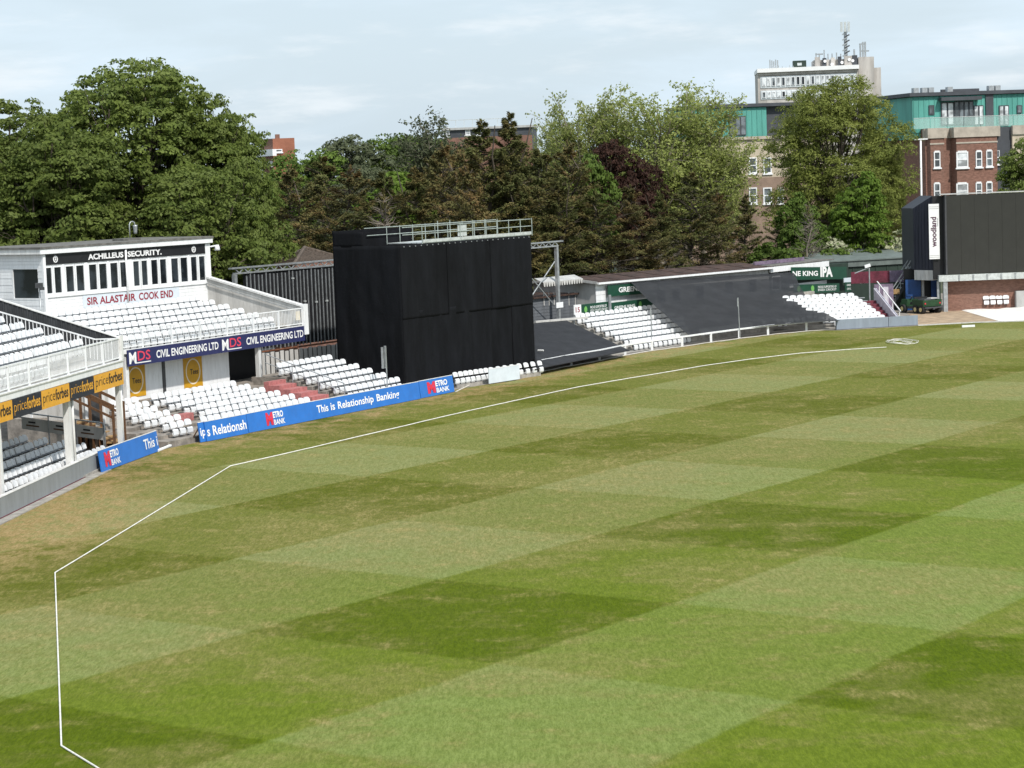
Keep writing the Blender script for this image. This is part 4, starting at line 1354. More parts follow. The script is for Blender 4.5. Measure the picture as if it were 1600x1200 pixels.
# ================================================================== open terrace beyond the screen
te = root('open_terrace', RB.w(4, 3, 0), 'open concrete terrace with rows of white seats between two black covers', 'terrace')
for k in range(8):
    obj('terrace_step', MB().fbox(RB, -6.0 + .3 * k, 31, 0.55 + .85 * k, 1.42 + .85 * k if k < 7 else 8.0, -.02, 0.02 + .235 * k), M_concrete, te)
for k in range(7):
    lab = 'white tip-up seat, # from the right, %s row from the rail, between the two black covers' % ORD[k]
    aL = 1.4 + .18 * k
    n_ = [12, 14, 15, 17, 17, 17, 17][k]
    seat_row(RB, aL + n_ * .5, n_, 0.85 + .85 * k, 0.03 + .235 * k, lab, 'seats between the two black covers', .5)
    obj('seat_rail', MB().fbox(RB, aL, aL + n_ * .5, .95 + .85 * k, 1.0 + .85 * k, .03 + .235 * k + .36, .03 + .235 * k + .42), M_seat_rail, te)
# front seats glimpsed under the edge of the net
fr_px = [(1108, 531), (1165, 522.5), (1225, 515), (1308, 508)]
for i in range(26):
    k = i / 25 * 3
    j = min(2, int(k))
    p = G(*fr_px[j]).lerp(G(*fr_px[j + 1]), k - j)
    if i in (12, 13, 15, 16):
        continue
    seats.append((Vector((p.x - .4, p.y + .45, 0.0)), seat_yaw(Fr(0, 0, 44)), 'white seat half hidden under the lower edge of the black net', 'seats under the black net'))
# ground cover on the left part
gc = [G(836, 577, .40), G(984, 547.5, .40), G(884, 500, 1.85), G(833, 505, 1.85)]
obj('ground_cover', cloth(gc[0], gc[1], gc[2], gc[3], 36, 20, .03, 41), M_net_solid, smooth=True, label='flat black cover spread over the terrace right beside the sight screen', cat='cover')
b_ = G(846, 549, .95)
obj('dropped_bottle', MB().tube([b_ + Vector((-.2, .1, .05)), b_ + Vector((.0, 0, .05)), b_ + Vector((.12, -.05, .05))], .05, 6), M_white_old, label='small white object lying on the flat black cover', cat='bottle')
# raised net
tl = RB.on_o(985, 441, 7.7)
tr = RB.on_o(1240, 425, 7.7)
TL, TR = RB.w(tl[0], 7.7, tl[1]), RB.w(tr[0], 7.7, tr[1])
bt = [G(1076, 524, .62), G(1111, 519, .62), G(1155, 513.5, .62), G(1200, 509, .62), G(1260, 504, .62), G(1313, 501, .62)]


def along(ps, k):
    x = k * (len(ps) - 1)
    j = min(len(ps) - 2, int(x))
    return ps[j].lerp(ps[j + 1], x - j)


NU, NVV = 44, 24
net = MB()
for j in range(NVV + 1):
    l = j / NVV
    for i in range(NU + 1):
        k = i / NU
        p = along(bt, k) * (1 - l) + TL.lerp(TR, k) * l
        p.z -= 0.42 * math.sin(math.pi * l) * (0.25 + k) * .8
        p.z += (.07 * noise.noise(Vector((p.x * .8, p.y * .8, 0))) + .05 * noise.noise(Vector((p.x * 2.6 - p.y * 1.4, p.y * .5, 3)))) * (1 if 0 < l < 1 else 0)
        p -= (bt[-1] - bt[0]).normalized() * (0.9 * math.sin(math.pi * l) * max(0, k - .8) * 5 * .55)
        net.v.append(p)
for j in range(NVV):
    for i in range(NU):
        a_ = j * (NU + 1) + i
        net.f.append((a_, a_ + 1, a_ + NU + 2, a_ + NU + 1))
obj('raised_net', net, M_net, smooth=True, label='large sloping black net stretched from the long roof down to the white rail', cat='cover')
for nm_, (x0, y0, x1, y1), lb in (('net_post', (1018, 541, 1017, 481), 'short grey post among the white seats left of the sloping net'), ('net_post', (1156, 527, 1153, 465), 'thin grey post standing in front of the sloping net')):
    b_ = G(x0, y0, .1)
    t_ = DY(x1, y1, b_.y)
    r_ = root(nm_, b_, lb, 'post')
    obj('pole', MB().tube([b_, t_], .032, 6), M_grey_metal, r_)
    obj('plate', MB().bar(t_ + Vector((-.03, 0, -.05)), t_ + Vector((-.03, 0, -.55)), .10, .05), M_grey_metal, r_)

# long low building with rusty roof
lb_ = root('long_shed', RB.w(17, 10, 0), 'long low white shed with a rust-brown sheet roof behind the terrace', 'shed')
E0 = RB.on_o(931, 438, 8.0)
BA0, BA1, EZ = E0[0], RB.on_o(1204, 418, 8.0)[0], 3.72
EZ1 = 3.55
OB, RIDGE = 13.2, 0.30
core = MB().hexa([RB.w(BA0, OB, 0), RB.w(BA0, 8.05, 0), RB.w(BA1, 8.05, 0), RB.w(BA1, OB, 0), RB.w(BA0, OB, EZ), RB.w(BA0, 8.05, EZ), RB.w(BA1, 8.05, EZ1), RB.w(BA1, OB, EZ1)])
obj('wall', core, M_shed_pale, lb_)
om = (8 + OB) / 2
gw = MB().add([RB.w(BA0 - .01, 8.05, EZ), RB.w(BA0 - .01, OB, EZ), RB.w(BA0 - .01, om, EZ + RIDGE), RB.w(BA0 + .1, 8.05, EZ), RB.w(BA0 + .1, OB, EZ), RB.w(BA0 + .1, om, EZ + RIDGE)], [(0, 1, 2), (3, 5, 4), (0, 2, 5, 3), (1, 4, 5, 2), (0, 3, 4, 1)])
obj('gable', gw, M_shed_pale, lb_)
for i in range(6):
    z = 1.5 + .36 * i
    obj('siding_board', MB().fbox(RB, BA0 - .03, BA0 + 7.0, 8.0, 8.045, z, z + .345), M_white, lb_)
rf = obj('roof', MB().hexa([RB.w(BA0 - .25, om, EZ + RIDGE), RB.w(BA0 - .25, 7.75, EZ - .02), RB.w(BA1, 7.75, EZ1 - .02), RB.w(BA1, om, EZ1 + RIDGE), RB.w(BA0 - .25, om, EZ + RIDGE + .06), RB.w(BA0 - .25, 7.75, EZ + .05), RB.w(BA1, 7.75, EZ1 + .05), RB.w(BA1, om, EZ1 + RIDGE + .06)]), M_rust_roof, lb_)
obj('rear_slope', MB().hexa([RB.w(BA0 - .25, OB + .3, EZ - .02), RB.w(BA0 - .25, om + .002, EZ + RIDGE), RB.w(BA1, om + .002, EZ1 + RIDGE), RB.w(BA1, OB + .3, EZ1 - .02), RB.w(BA0 - .25, OB + .3, EZ + .05), RB.w(BA0 - .25, om + .002, EZ + RIDGE + .06), RB.w(BA1, om + .002, EZ1 + RIDGE + .06), RB.w(BA1, OB + .3, EZ1 + .05)]), M_rust_roof, rf)
na = int((BA1 - BA0) / 2.3)
for i in range(na):
    k = i / na
    a_ = BA0 - .2 + (BA1 - BA0) * k
    ez = EZ + (EZ1 - EZ) * k
    obj('roof_rib', MB().bar(RB.w(a_, 7.76, ez + .06), RB.w(a_, om, ez + RIDGE + .07), .05, .035), M_rust_roof, rf)
obj('gutter', MB().bar(RB.w(BA0 - .2, 7.68, EZ - .02), RB.w(BA1, 7.68, EZ1 - .02), .14, .12), M_white, lb_)
obj('barge_board', MB().bar(RB.w(BA0 - .27, 7.7, EZ + .02), RB.w(BA0 - .27, om, EZ + RIDGE + .03), .05, .16).bar(RB.w(BA0 - .27, om, EZ + RIDGE + .03), RB.w(BA0 - .27, OB + .2, EZ + .02), .05, .16), M_shed_pale, lb_)
obj('gable_door', MB().fbox(RB, BA0 - .05, BA0 - .015, 10.0, 10.8, .8, 2.9), M_dark_metal, lb_)
for i, a_ in enumerate((11.5, 13.2, 16.0, 19.5, 22.5, 25.5)):
    w_ = obj('window', MB().fbox(RB, BA0 + a_ - 5, BA0 + a_ - 3.9, 7.985, 8.0, 1.9, 2.9), M_white, lb_)
    obj('pane', MB().fbox(RB, BA0 + a_ - 4.93, BA0 + a_ - 3.97, 7.975, 7.984, 1.97, 2.83), M_glass, w_)
# right-hand extension under a white fascia
x0_, x1_ = RB.on_o(1203, 421, 7.9)[0], RB.on_o(1294, 415, 7.9)[0]
ex = root('kiosk', RB.w(31, 9, 0), 'kiosk with a bright white fascia at the far end of the long shed', 'kiosk')
obj('wall', MB().fbox(RB, x0_ + .1, x1_ + 3.0, 8.0, 11, 0, 3.3), M_shed_green, ex)
obj('fascia', MB().fbox(RB, x0_, x1_, 7.82, 7.97, RB.on_o(1250, 419.5, 7.9)[1] - .06, RB.on_o(1250, 413.5, 7.9)[1] + .04), M_white, ex)
obj('roof', MB().fbox(RB, x0_ - .2, x1_ + 1, 7.985, 11.2, 3.62, 3.70), M_felt, ex)
obj('purple_board', MB().fbox(RB, x0_ - .3, x1_ - 1.5, 9.0, 9.1, 3.72, 3.98), M_purple, ex)
obj('counter', MB().fbox(RB, x0_ + 2.6, x1_ - .2, 7.93, 7.99, 1.95, 2.2), M_white, ex)


# green boards
def sign_on(F, o, pxs, name, label, mat_, cat='sign', letters=(), thick=.05, extra=None):
    (xa, ya), (xb, yb), hpx = pxs
    a0, z0 = F.on_o(xa, ya, o)
    a1, z1 = F.on_o(xb, yb, o)
    h = F.on_o(xa, ya - hpx, o)[1] - z0
    bd = Board(F.w(a0, o, z0), F.w(a1, o, z1))
    r_ = root(name, F.w((a0 + a1) / 2, o, (z0 + z1) / 2), label, cat)
    obj('panel', bd.slab(0, bd.w, 0, h, 0, thick), mat_, r_)
    for (s_, x0, x1, y0, y1, m_, wt) in letters:
        obj('lettering', bd.text(s_, bd.w * x0, bd.w * x1, h * y0, h * y1, thick + .006, wt), m_, r_, fix=False)
    for k in (0.1, 0.9):
        if extra == 'legs':
            obj('leg', MB().bar(bd.at(bd.w * k, 0, -.03), bd.at(bd.w * k, -min(1.2, z0 - .3), -.03), .07), M_grey_metal, r_)
    return bd, r_, h


sign_on(RB, 7.78, ((949.5, 463.5), (1030, 456.5), 18), 'pub_sign', 'dark green board with white capitals on the shed, running under the net', M_bgreen,
        letters=(('GREENE', .20, .62, .28, .74, M_vinyl_white, .03), ('KING', .66, .95, .28, .74, M_vinyl_white, .03)))
bd, r_, h = sign_on(RB, 6.75, ((908, 493), (950.5, 487.5), 17), 'green_board', 'green board with pale badge and two lines of print beside the number sign', M_bgreen,
                    letters=(('PROUD SUPPORTERS OF', .32, .92, .52, .76, M_vinyl_white, .01), ('ESSEX COUNTY CRICKET', .32, .95, .22, .44, M_vinyl_white, .01)), extra='legs')
obj('badge', bd.poly([(bd.w * .15 + .16 * math.sin(q * .63), h * .52 + .2 * math.cos(q * .63)) for q in range(10)], .058), M_lgreen, r_, fix=False)
bd, r_, h = sign_on(RB, 6.75, ((955, 489), (1024, 480.5), 16), 'green_board', 'green board with white capitals and badge, right of the grey upright', M_bgreen,
                    letters=(('GREENE KING', .06, .52, .34, .62, M_vinyl_white, .02),), extra='legs')
obj('badge', bd.poly([(bd.w * .64 + .17 * math.sin(q * .63), h * .52 + .2 * math.cos(q * .63)) for q in range(10)], .058), M_lgreen, r_, fix=False)
sign_on(RB, 6.3, ((896.5, 492), (907.5, 491), 15.5), 'number_sign', 'white sign reading fifteen at the end of the green boards', M_white, letters=(('15', .2, .8, .22, .74, M_dkred, .02),), extra='legs')
obj('upright', MB().fbox(RB, RB.on_o(953, 480, 6.6)[0] - .1, RB.on_o(953, 480, 6.6)[0] + .1, 6.55, 6.65, 1.3, 3.0), M_grey_metal, te)
sign_on(RB, 7.6, ((1236, 437.5), (1322, 436), 20), 'pub_sign', 'dark green board with white capitals and a larger green-edged word at the right', M_bgreen,
        letters=(('NE KING', .02, .47, .30, .70, M_vinyl_white, .03), ('IPA', .515, .74, .20, 1.02, M_vinyl_white, .05)))
bd, r_, h = sign_on(RB, 6.9, ((1240, 459), (1311, 456), 14), 'green_board', 'green board with two pale badges above the far block of seats', M_bgreen,
                    letters=(('PROUD SUPPORTERS OF', .52, .93, .52, .78, M_vinyl_white, .01), ('ESSEX CRICKET', .52, .93, .2, .44, M_vinyl_white, .01)), extra='legs')
for c_ in (.1, .4):
    obj('badge', bd.poly([(bd.w * c_ + .22 * math.sin(q * .63), h * .52 + .22 * math.cos(q * .63)) for q in range(10)], .058), M_lgreen, r_, fix=False)
sign_on(RB, 6.9, ((1320, 456), (1343.5, 455), 15), 'green_board', 'small green board with white print beside the number sixteen sign', M_bgreen,
        letters=(('GREENE KING', .1, .7, .6, .8, M_vinyl_white, .015), ('OFFICIAL BEER', .1, .8, .2, .4, M_vinyl_white, .01)), extra='legs')
sign_on(RB, 6.5, ((1343.5, 453), (1356, 452.5), 14), 'number_sign', 'white sign reading sixteen at the top of the far block', M_white, letters=(('16', .2, .8, .2, .75, M_dkred, .02),), extra='legs')
sign_on(RB, 7.5, ((1318, 441.5), (1370, 437), 7), 'white_board', 'narrow white board behind the number sixteen sign', M_pale_blue)
# flood pole by the gable
b_ = RB.w(BA0 - 1.0, 9.3, 0)
b_ = G(931, 470, 1.2)
fp = root('light_mast', Vector((b_.x, b_.y, 0)), 'thin mast with a flat lamp head in front of the shed gable', 'lamp')
t_ = DY(935, 391, b_.y)
obj('pole', MB().tube([Vector((b_.x, b_.y, 0)), t_], .05, 6, .04), M_grey_metal, fp, smooth=True)
obj('lamp_head', MB().bar(t_ + Vector((-.36, 0, .02)), t_ + Vector((.36, .1, .04)), .22, .10), M_grey_metal, fp)
# slate-grey boarded shed with awning
sh = root('boarded_shed', RB.w(0, 9.5, 0), 'slate-grey boarded shed with a white scalloped awning beside the gantry post', 'shed')
A0, A1 = -5.0, RB.on_o(918, 470, 9.6)[0]
obj('wall', MB().fbox(RB, A0, A1, 9.66, 13, 0, 3.0), M_shed_grey, sh)
for i in range(10):
    obj('siding_board', MB().fbox(RB, A0, A1, 9.60, 9.655, .85 + .2 * i, 1.035 + .2 * i), M_shed_grey, sh)
for x in (850, 858, 866, 889, 899):
    a_, z_ = RB.on_o(x, 470, 9.58)
    obj('white_stripe', MB().fbox(RB, a_ - .03, a_ + .03, 9.57, 9.598, z_ - .3, z_ + .55), M_concrete_pale, sh)
obj('roof', MB().fbox(RB, A0, A1 + .2, 9.4, 13.2, 3.0, 3.1), M_rust_roof, sh)
obj('door', MB().fbox(RB, A1 + .05, A1 + .9, 9.8, 9.9, .5, 2.75), M_dark_metal, sh)
a0, z0 = RB.on_o(849, 447, 8.9)
a1, z1 = RB.on_o(911, 443, 8.9)
aw = obj('awning', MB().hexa([RB.w(a0, 9.6, z0 + .45), RB.w(a0, 8.9, z0 + .2), RB.w(a1, 8.9, z0 + .2), RB.w(a1, 9.6, z0 + .45), RB.w(a0, 9.6, z0 + .48), RB.w(a0, 8.9, z0 + .23), RB.w(a1, 8.9, z0 + .23), RB.w(a1, 9.6, z0 + .48)]), M_shed_pale, sh)
ns = 16
for i in range(ns):
    x0 = a0 + (a1 - a0) * i / ns
    x1 = a0 + (a1 - a0) * (i + 1) / ns - .02
    obj('scallop', MB().hexa([RB.w(x0 + .06, 8.9, z0 - .06), RB.w(x0 + .06, 8.88, z0 - .06), RB.w(x1 - .06, 8.88, z0 - .06), RB.w(x1 - .06, 8.9, z0 - .06), RB.w(x0, 8.9, z0 + .2), RB.w(x0, 8.88, z0 + .2), RB.w(x1, 8.88, z0 + .2), RB.w(x1, 8.9, z0 + .2)]), M_concrete_pale, aw)
obj('floor_edge', MB().bar(G(836, 503, 1.9), G(918, 496, 1.9), .2, .12), M_concrete_pale, sh)

# ================================================================== far block beside the scoreboard
fb = root('end_terrace', R2.w(-4, 3, 0), 'small terrace of white seats behind a blue-grey wall near the scoreboard', 'terrace')
obj('front_wall', MB().fbox(R2W, -5.75, 0, 0.0, .12, 0, .62), M_blue_grey, fb)
for a0, a1 in ((-5.75, -2.1), (-2.08, 0.0)):
    obj('wall_panel', MB().fbox(R2W, a0 + .01, a1 - .01, -.05, -.002, .02, .66), M_blue_grey, fb)
for k in range(8):
    obj('terrace_step', MB().fbox(R2, -9.5, -1.35, .3 + .78 * k, 1.1 + .78 * k, 0, .02 + .17 * k), M_concrete, fb)
    obj('maroon_nosing', MB().fbox(R2, -1.9 - .1 * k, -1.36, .28 + .78 * k, .60 + .78 * k, 0.0, .16 + .17 * k), M_maroon, fb)
for k in range(8):
    lab = 'white tip-up seat, # from the right, %s row of the far block by the scoreboard' % ORD[k]
    seat_row(R2, -1.95 - .11 * k, (7, 8, 8, 9, 9, 9, 10, 10)[k], .75 + .78 * k, .05 + .17 * k, lab, 'seats in the far block', .50)
    obj('seat_rail', MB().fbox(R2, -6, -2, .85 + .78 * k, .9 + .78 * k, .33 + .17 * k, .39 + .17 * k), M_seat_rail, fb)
sw = obj('side_wall', MB().fslope(R2, -1.3, -1.12, .3, 6.6, 0, 0, .55, 2.15), M_pink_pale, fb)
hr = obj('handrail', MB().bar(R2.w(-1.05, .3, .95), R2.w(-1.05, 6.6, 2.60), .06, .06), M_white_old, fb)
for o_ in (.6, 2.4, 4.2, 6.0):
    obj('rail_post', MB().bar(R2.w(-1.05, o_, .1), R2.w(-1.05, o_, .95 + (o_ - .3) * .262), .05), M_white_old, hr)
cl_p = DY(1358, 416, R2.w(-1, 6, 0).y)
ll = root('bent_lamp', Vector((cl_p.x, cl_p.y, 0)), 'white floodlight on a bent arm behind the far block of seats', 'lamp')
obj('pole', MB().tube([Vector((cl_p.x, cl_p.y, 0)), cl_p + Vector((0, 0, -.1))], .05, 6), M_grey_metal, ll)
obj('arm', MB().tube([cl_p + Vector((-1.0, 0, -.45)), cl_p + Vector((0, 0, -.1))], .035, 6), M_grey_metal, ll)
obj('lamp_head', MB().bar(cl_p + Vector((-.3, 0, -.02)), cl_p + Vector((.08, 0, .08)), .22, .2), M_white, ll)

# ================================================================== scoreboard
_p = G(1478, 487)
SB = Fr(_p.x, _p.y, 88.5)
sbd = root('scoreboard', SB.w(5, 2, 0), 'giant dark screen scoreboard raised over a brick wall at the right edge', 'scoreboard')
obj('steel_column', MB().fbox(SB, -.18, .12, -.15, .1, 0, 2.14), M_grey_metal, sbd)
obj('support_beam', MB().fbox(SB, -.5, 12, -.22, .15, 2.15, 2.60), M_pale_metal, sbd)
for k in range(8):
    obj('beam_stiffener', MB().fbox(SB, .9 + 1.0 * k, 1.0 + 1.0 * k, -.26, -.222, 2.17, 2.58), M_grey_metal, sbd)
obj('display', MB().fbox(SB, .15, 12, -.14, .5, 2.64, 8.22), M_screen, sbd)
for i in range(12):
    obj('display_module', MB().fbox(SB, .16 + .98 * i, 1.13 + .98 * i, -.155, -.141, 2.66, 8.20), M_screen, sbd)
obj('column_trim', MB().fbox(SB, .02, .14, -.19, .4, 2.62, 8.26), M_dark_metal, sbd)
obj('painted_recess_shade', MB().fbox(SB, -.75, .01, .35, .7, 2.3, 8.2), M_black, sbd)  # solid black block painting the shade of the recess beside the display
obj('top_edge', MB().fbox(SB, -.3, 12, -.2, .9, 8.262, 8.33), M_shed_pale, sbd)
# clad side wing with a roof that falls to the back
wL, wR = SB.w(-1.78, 2.0, 0), SB.w(-.72, .45, 0)
back_ = SB.n * 4.0
wing = MB().hexa([(wL.x + back_.x, wL.y + back_.y, 2.95), (wL.x, wL.y, 2.95), (wR.x, wR.y, 2.9), (wR.x + back_.x, wR.y + back_.y, 2.9),
                  (wL.x + back_.x, wL.y + back_.y, 7.3), (wL.x, wL.y, 7.35), (wR.x, wR.y, 8.22), (wR.x + back_.x, wR.y + back_.y, 8.2)])
wg = obj('side_wing', wing, M_navy_clad, sbd)
bd = Board(Vector((wL.x, wL.y, 2.95)), Vector((wR.x, wR.y, 2.95)))
nr = 6
for i in range(nr):
    k = (i + .3) / nr
    zt = 7.33 + (8.2 - 7.33) * k
    obj('cladding_rib', bd.slab(bd.w * k, bd.w * k + .06, .02, zt - 2.97, .0, .03), M_navy_clad, wg)
obj('lower_box', bd.slab(0.05, bd.w - .05, -.72, -.01, -1.0, .05), M_concrete_pale, sbd)
sa = Board(SB.w(-1.04, .30, 3.75), SB.w(-.32, .24, 3.75))
sg = root('vertical_banner', SB.w(-.85, .3, 3.75), 'tall white banner with lettering reading upwards on the scoreboard side', 'banner')
obj('panel', sa.slab(0, sa.w, 0, 3.9, 0, .08), M_vinyl_white, sg)
obj('lettering', sa.text('woodland', .12, .52, .85, 2.98, .086, .03, vertical=True), mat('plum_lettering', (.085, .03, .06), .5, .1), sg, fix=False)
obj('lettering', sa.text('GROUP', .57, .64, 2.3, 2.9, .086, .02, vertical=True), M_grey_panel, sg, fix=False)
for z_ in (.12, .24, 3.55, 3.68):
    obj('seam', sa.slab(0.02, sa.w - .02, z_, z_ + .03, .081, .086), M_shed_pale, sg)
bw = obj('brick_wall', MB().fbox(SB, .1, 12, .55, .8, 0, 2.14), M_brick, sbd)
for i in range(4):
    a_ = SB.on_o(1541 + 10.3 * i, 471, .45)[0]
    seats.append((SB.w(a_, .42, .30), seat_yaw(SB), 'white seat, # from the left, fixed to the brick wall under the scoreboard'.replace('#', ORD[i]), 'seats on the brick wall'))
pb = DY(1595, 474, SB.w(0, .2, 0).y)
obj('timber_box', MB().fbox(SB, SB.on_o(1588, 474, .1)[0], SB.on_o(1588, 474, .1)[0] + 1.4, .05, .5, 0, 1.25), M_shed_pale, label='pale upright box against the brick wall at the right edge', cat='box')
# store rooms under the wing
un = root('store_room', SB.w(-2.5, 3, 0), 'blue-doored store under the side wing of the scoreboard', 'store')
D0 = 2.2
xs = [SB.on_o(x, 450, D0)[0] for x in (1415, 1439, 1444, 1455, 1464)]
obj('painted_interior_shade', MB().fbox(SB, xs[0], 0, D0 + .5, D0 + .6, 0, 3.0), M_black, un)  # black sheet painting the darkness inside the store
obj('blue_door', MB().fbox(SB, xs[0], xs[1], D0, D0 + .08, 0.05, 2.25), M_door_blue, un)
obj('door_rail', MB().fbox(SB, xs[0] + .05, xs[1] - .05, D0 - .03, D0 - .002, 1.05, 1.2), M_door_blue, un)
obj('door_post', MB().fbox(SB, xs[1] + .05, xs[2], D0 - .02, D0 + .1, 0, 2.3), M_shed_pale, un)
obj('blue_door', MB().fbox(SB, xs[3], xs[4], D0, D0 + .08, 0.05, 2.25), M_door_blue, un)
obj('grey_post', MB().fbox(SB, -.55, -.40, .2, .35, 0, 2.15), M_grey_metal, un)
# metal stair up to the wing
ms = root('metal_stair', SB.w(-5, 3, 0), 'grey metal stair with handrails climbing to the scoreboard wing', 'stair')
q0, q1 = SB.on_o(1394, 451, 3.2), SB.on_o(1432, 410, 3.2)
n_ = 9
for i in range(n_):
    k = (i + .5) / n_
    a_, z_ = q0[0] + (q1[0] - q0[0]) * k, .6 + 2.6 * k
    obj('tread', MB().fbox(SB, a_ - .14, a_ + .14, 3.2, 4.1, z_ - .03, z_ + .03), M_grey_metal, ms)
for o_ in (3.15, 4.12):
    obj('stringer', MB().bar(SB.w(q0[0], o_, .45), SB.w(q1[0], o_, 3.15), .05, .22), M_dark_metal, ms)
    obj('handrail', MB().bar(SB.w(q0[0] - .2, o_, 1.3), SB.w(q1[0], o_, 4.15), .05, .06), M_grey_metal, ms)
    obj('midrail', MB().bar(SB.w(q0[0] - .2, o_, .95), SB.w(q1[0], o_, 3.75), .04, .05), M_grey_metal, ms)
    for k in (0, .33, .66, 1):
        obj('baluster', MB().bar(SB.w(q0[0] + (q1[0] - q0[0]) * k, o_, .4 + 2.7 * k), SB.w(q0[0] + (q1[0] - q0[0]) * k, o_, 1.3 + 2.82 * k), .045), M_grey_metal, ms)
obj('landing_crate', MB().fbox(SB, q0[0] + .05, q0[0] + .5, 3.0, 3.14, 1.2, 1.55), M_wood_pale, label='small pale timber panel beside the metal stair', cat='panel')
# maroon and purple hoardings behind the far block
x0 = DY(1340, 440, 158)
hb = root('hoarding', DY(1385, 470, 158) * 1, 'maroon and purple painted hoarding behind the far block of seats', 'hoarding')
p_ = [DY(x, 440, 158).x for x in (1330, 1390, 1412)]
obj('grey_base', MB().box(p_[0], p_[2], 158.02, 158.12, 0, 2.0), M_shed_green, hb)
obj('maroon_panel', MB().box(p_[0], p_[1], 158, 158.1, 2.01, 2.85), mat('crimson_panel', (.12, .018, .035), .7, .25, 1.0, (.3, .1, .12), .3), hb)
obj('purple_panel', MB().box(p_[1] + .01, p_[2], 158, 158.1, 2.01, 2.85), M_purple, hb)
q_ = [DY(x, 455, 154.5).x for x in (1366, 1380, 1388, 1396)]
obj('lilac_panel', MB().box(q_[0], q_[3], 154.5, 154.6, 0, 2.1), M_purple, hb)
obj('pale_patch', MB().box(q_[1], q_[2], 154.46, 154.49, .2, 1.9), M_pink_pale, hb)
# dark green shed
gs = root('green_shed', DY(1350, 430, 166), 'dark green shed with a shallow grey sheet roof behind the terrace', 'shed')
def gp(px, py, y): return DY(px, py, y)
a_, b_ = gp(1286, 405, 163), gp(1470, 397, 167)
d_ = Vector((b_.x - a_.x, b_.y - a_.y, 0)).normalized()
GS = Fr(a_.x, a_.y, math.degrees(math.atan2(d_.x, d_.y)))
L_ = (b_ - a_).length
zt = GS.on_o(1350, 407, 0)[1]
obj('wall', MB().fbox(GS, 0.1, L_, .1, 6, 0, zt - .3), M_shed_green, gs)
obj('fascia', MB().fbox(GS, 0, L_, -.05, .09, zt - .42, zt), M_shed_roof, gs)
rf = obj('roof', MB().hexa([GS.w(-.1, 6, zt + .55), GS.w(-.1, -.15, zt + .01), GS.w(L_, -.15, zt + .01), GS.w(L_, 6, zt + .55), GS.w(-.1, 6, zt + .63), GS.w(-.1, -.15, zt + .09), GS.w(L_, -.15, zt + .09), GS.w(L_, 6, zt + .63)]), M_shed_roof, gs)
for i in range(9):
    obj('wall_seam', MB().fbox(GS, .6 + 1.0 * i, .66 + 1.0 * i, .06, .099, 0, zt - .43), M_shed_green, gs)
# ground sheet
shp = [G(1500, 484.5), G(1560, 483), G(1640, 475), G(1640, 500), G(1562, 502.5)]
cen = sum(shp, Vector()) / 5
sm_ = MB()
rng = random.Random(5)
ring_ = []
for q in range(40):
    k = q / 40 * 5
    j = int(k)
    ring_.append(shp[j].lerp(shp[(j + 1) % 5], k - j))
for l in (1, .8, .6, .4, .2):
    for q in ring_:
        p = cen.lerp(q, l)
        p.z = .02 + (0 if l == 1 else .05 + .10 * abs(noise.noise(p * 1.1)))
        sm_.v.append(p)
sm_.v.append(cen + Vector((0, 0, .1)))
for l in range(4):
    for q in range(40):
        sm_.f.append((l * 40 + q, l * 40 + (q + 1) % 40, (l + 1) * 40 + (q + 1) % 40, (l + 1) * 40 + q))
for q in range(40):
    sm_.f.append((160 + q, 160 + (q + 1) % 40, 200))
obj('pitch_cover', sm_, M_sheet, smooth=True, label='crumpled white ground sheet spread before the brick wall at the right', cat='sheet')

# ------------------------------------------------------------------ green utility vehicle
gpz = G(1457, 490)
gv = root('utility_vehicle', gpz, 'dark green six-wheeled utility cart parked by the scoreboard column', 'vehicle')
GF = Fr(gpz.x, gpz.y, 88)          # a = across (to the right), o = away from camera
def skew(a, o, z):                  # the cart points up and to the left
    k = R(24)
    return GF.w(a * math.cos(k) - o * math.sin(k), a * math.sin(k) + o * math.cos(k), z)
class _S:
    w = staticmethod(skew)
def vb(x0, x1, y0, y1, z0, z1, t=0.0):
    return MB().hexa([skew(x0, y1, z0), skew(x0, y0, z0), skew(x1, y0, z0), skew(x1, y1, z0), skew(x0 + t, y1 - t, z1), skew(x0 + t, y0 + t, z1), skew(x1 - t, y0 + t, z1), skew(x1 - t, y1 - t, z1)])
obj('chassis', vb(-.62, .62, .15, 2.7, .32, .48), M_dark_metal, gv)
bed = obj('cargo_bed', vb(-.78, .78, 0.0, 1.25, .52, .62).add(vb(-.80, -.74, 0, 1.25, .621, .98, -.02).v, BOXF).add(vb(.74, .80, 0, 1.25, .621, .98, -.02).v, BOXF).add(vb(-.735, .735, -.02, .04, .621, .96, 0).v, BOXF).add(vb(-.735, .735, 1.2, 1.26, .621, 1.0, 0).v, BOXF), M_gator, gv)
obj('load', vb(-.6, .55, .15, 1.1, .63, 1.02, .12), M_dark_metal, bed)
obj('load', vb(.05, .6, .2, .7, 1.03, 1.10, .03), M_shed_pale, bed)
obj('bonnet', vb(-.66, .66, 2.05, 2.95, .45, .95, .12), M_gator, gv)
obj('seat_bench', vb(-.6, .6, 1.35, 1.8, .6, .8, .03), M_black, gv)
obj('seat_back', vb(-.6, .6, 1.30, 1.40, .8, 1.15, .03), M_black, gv)
obj('steering_column', MB().bar(skew(-.3, 2.15, .9), skew(-.3, 1.95, 1.15), .06), M_dark_metal, gv)
obj('rear_bumper', MB().tube([skew(-.7, -.08, .42), skew(.7, -.08, .42)], .05, 6), M_dark_metal, gv)
obj('tow_hitch', vb(-.08, .08, -.2, .1, .3, .38), M_dark_metal, gv)
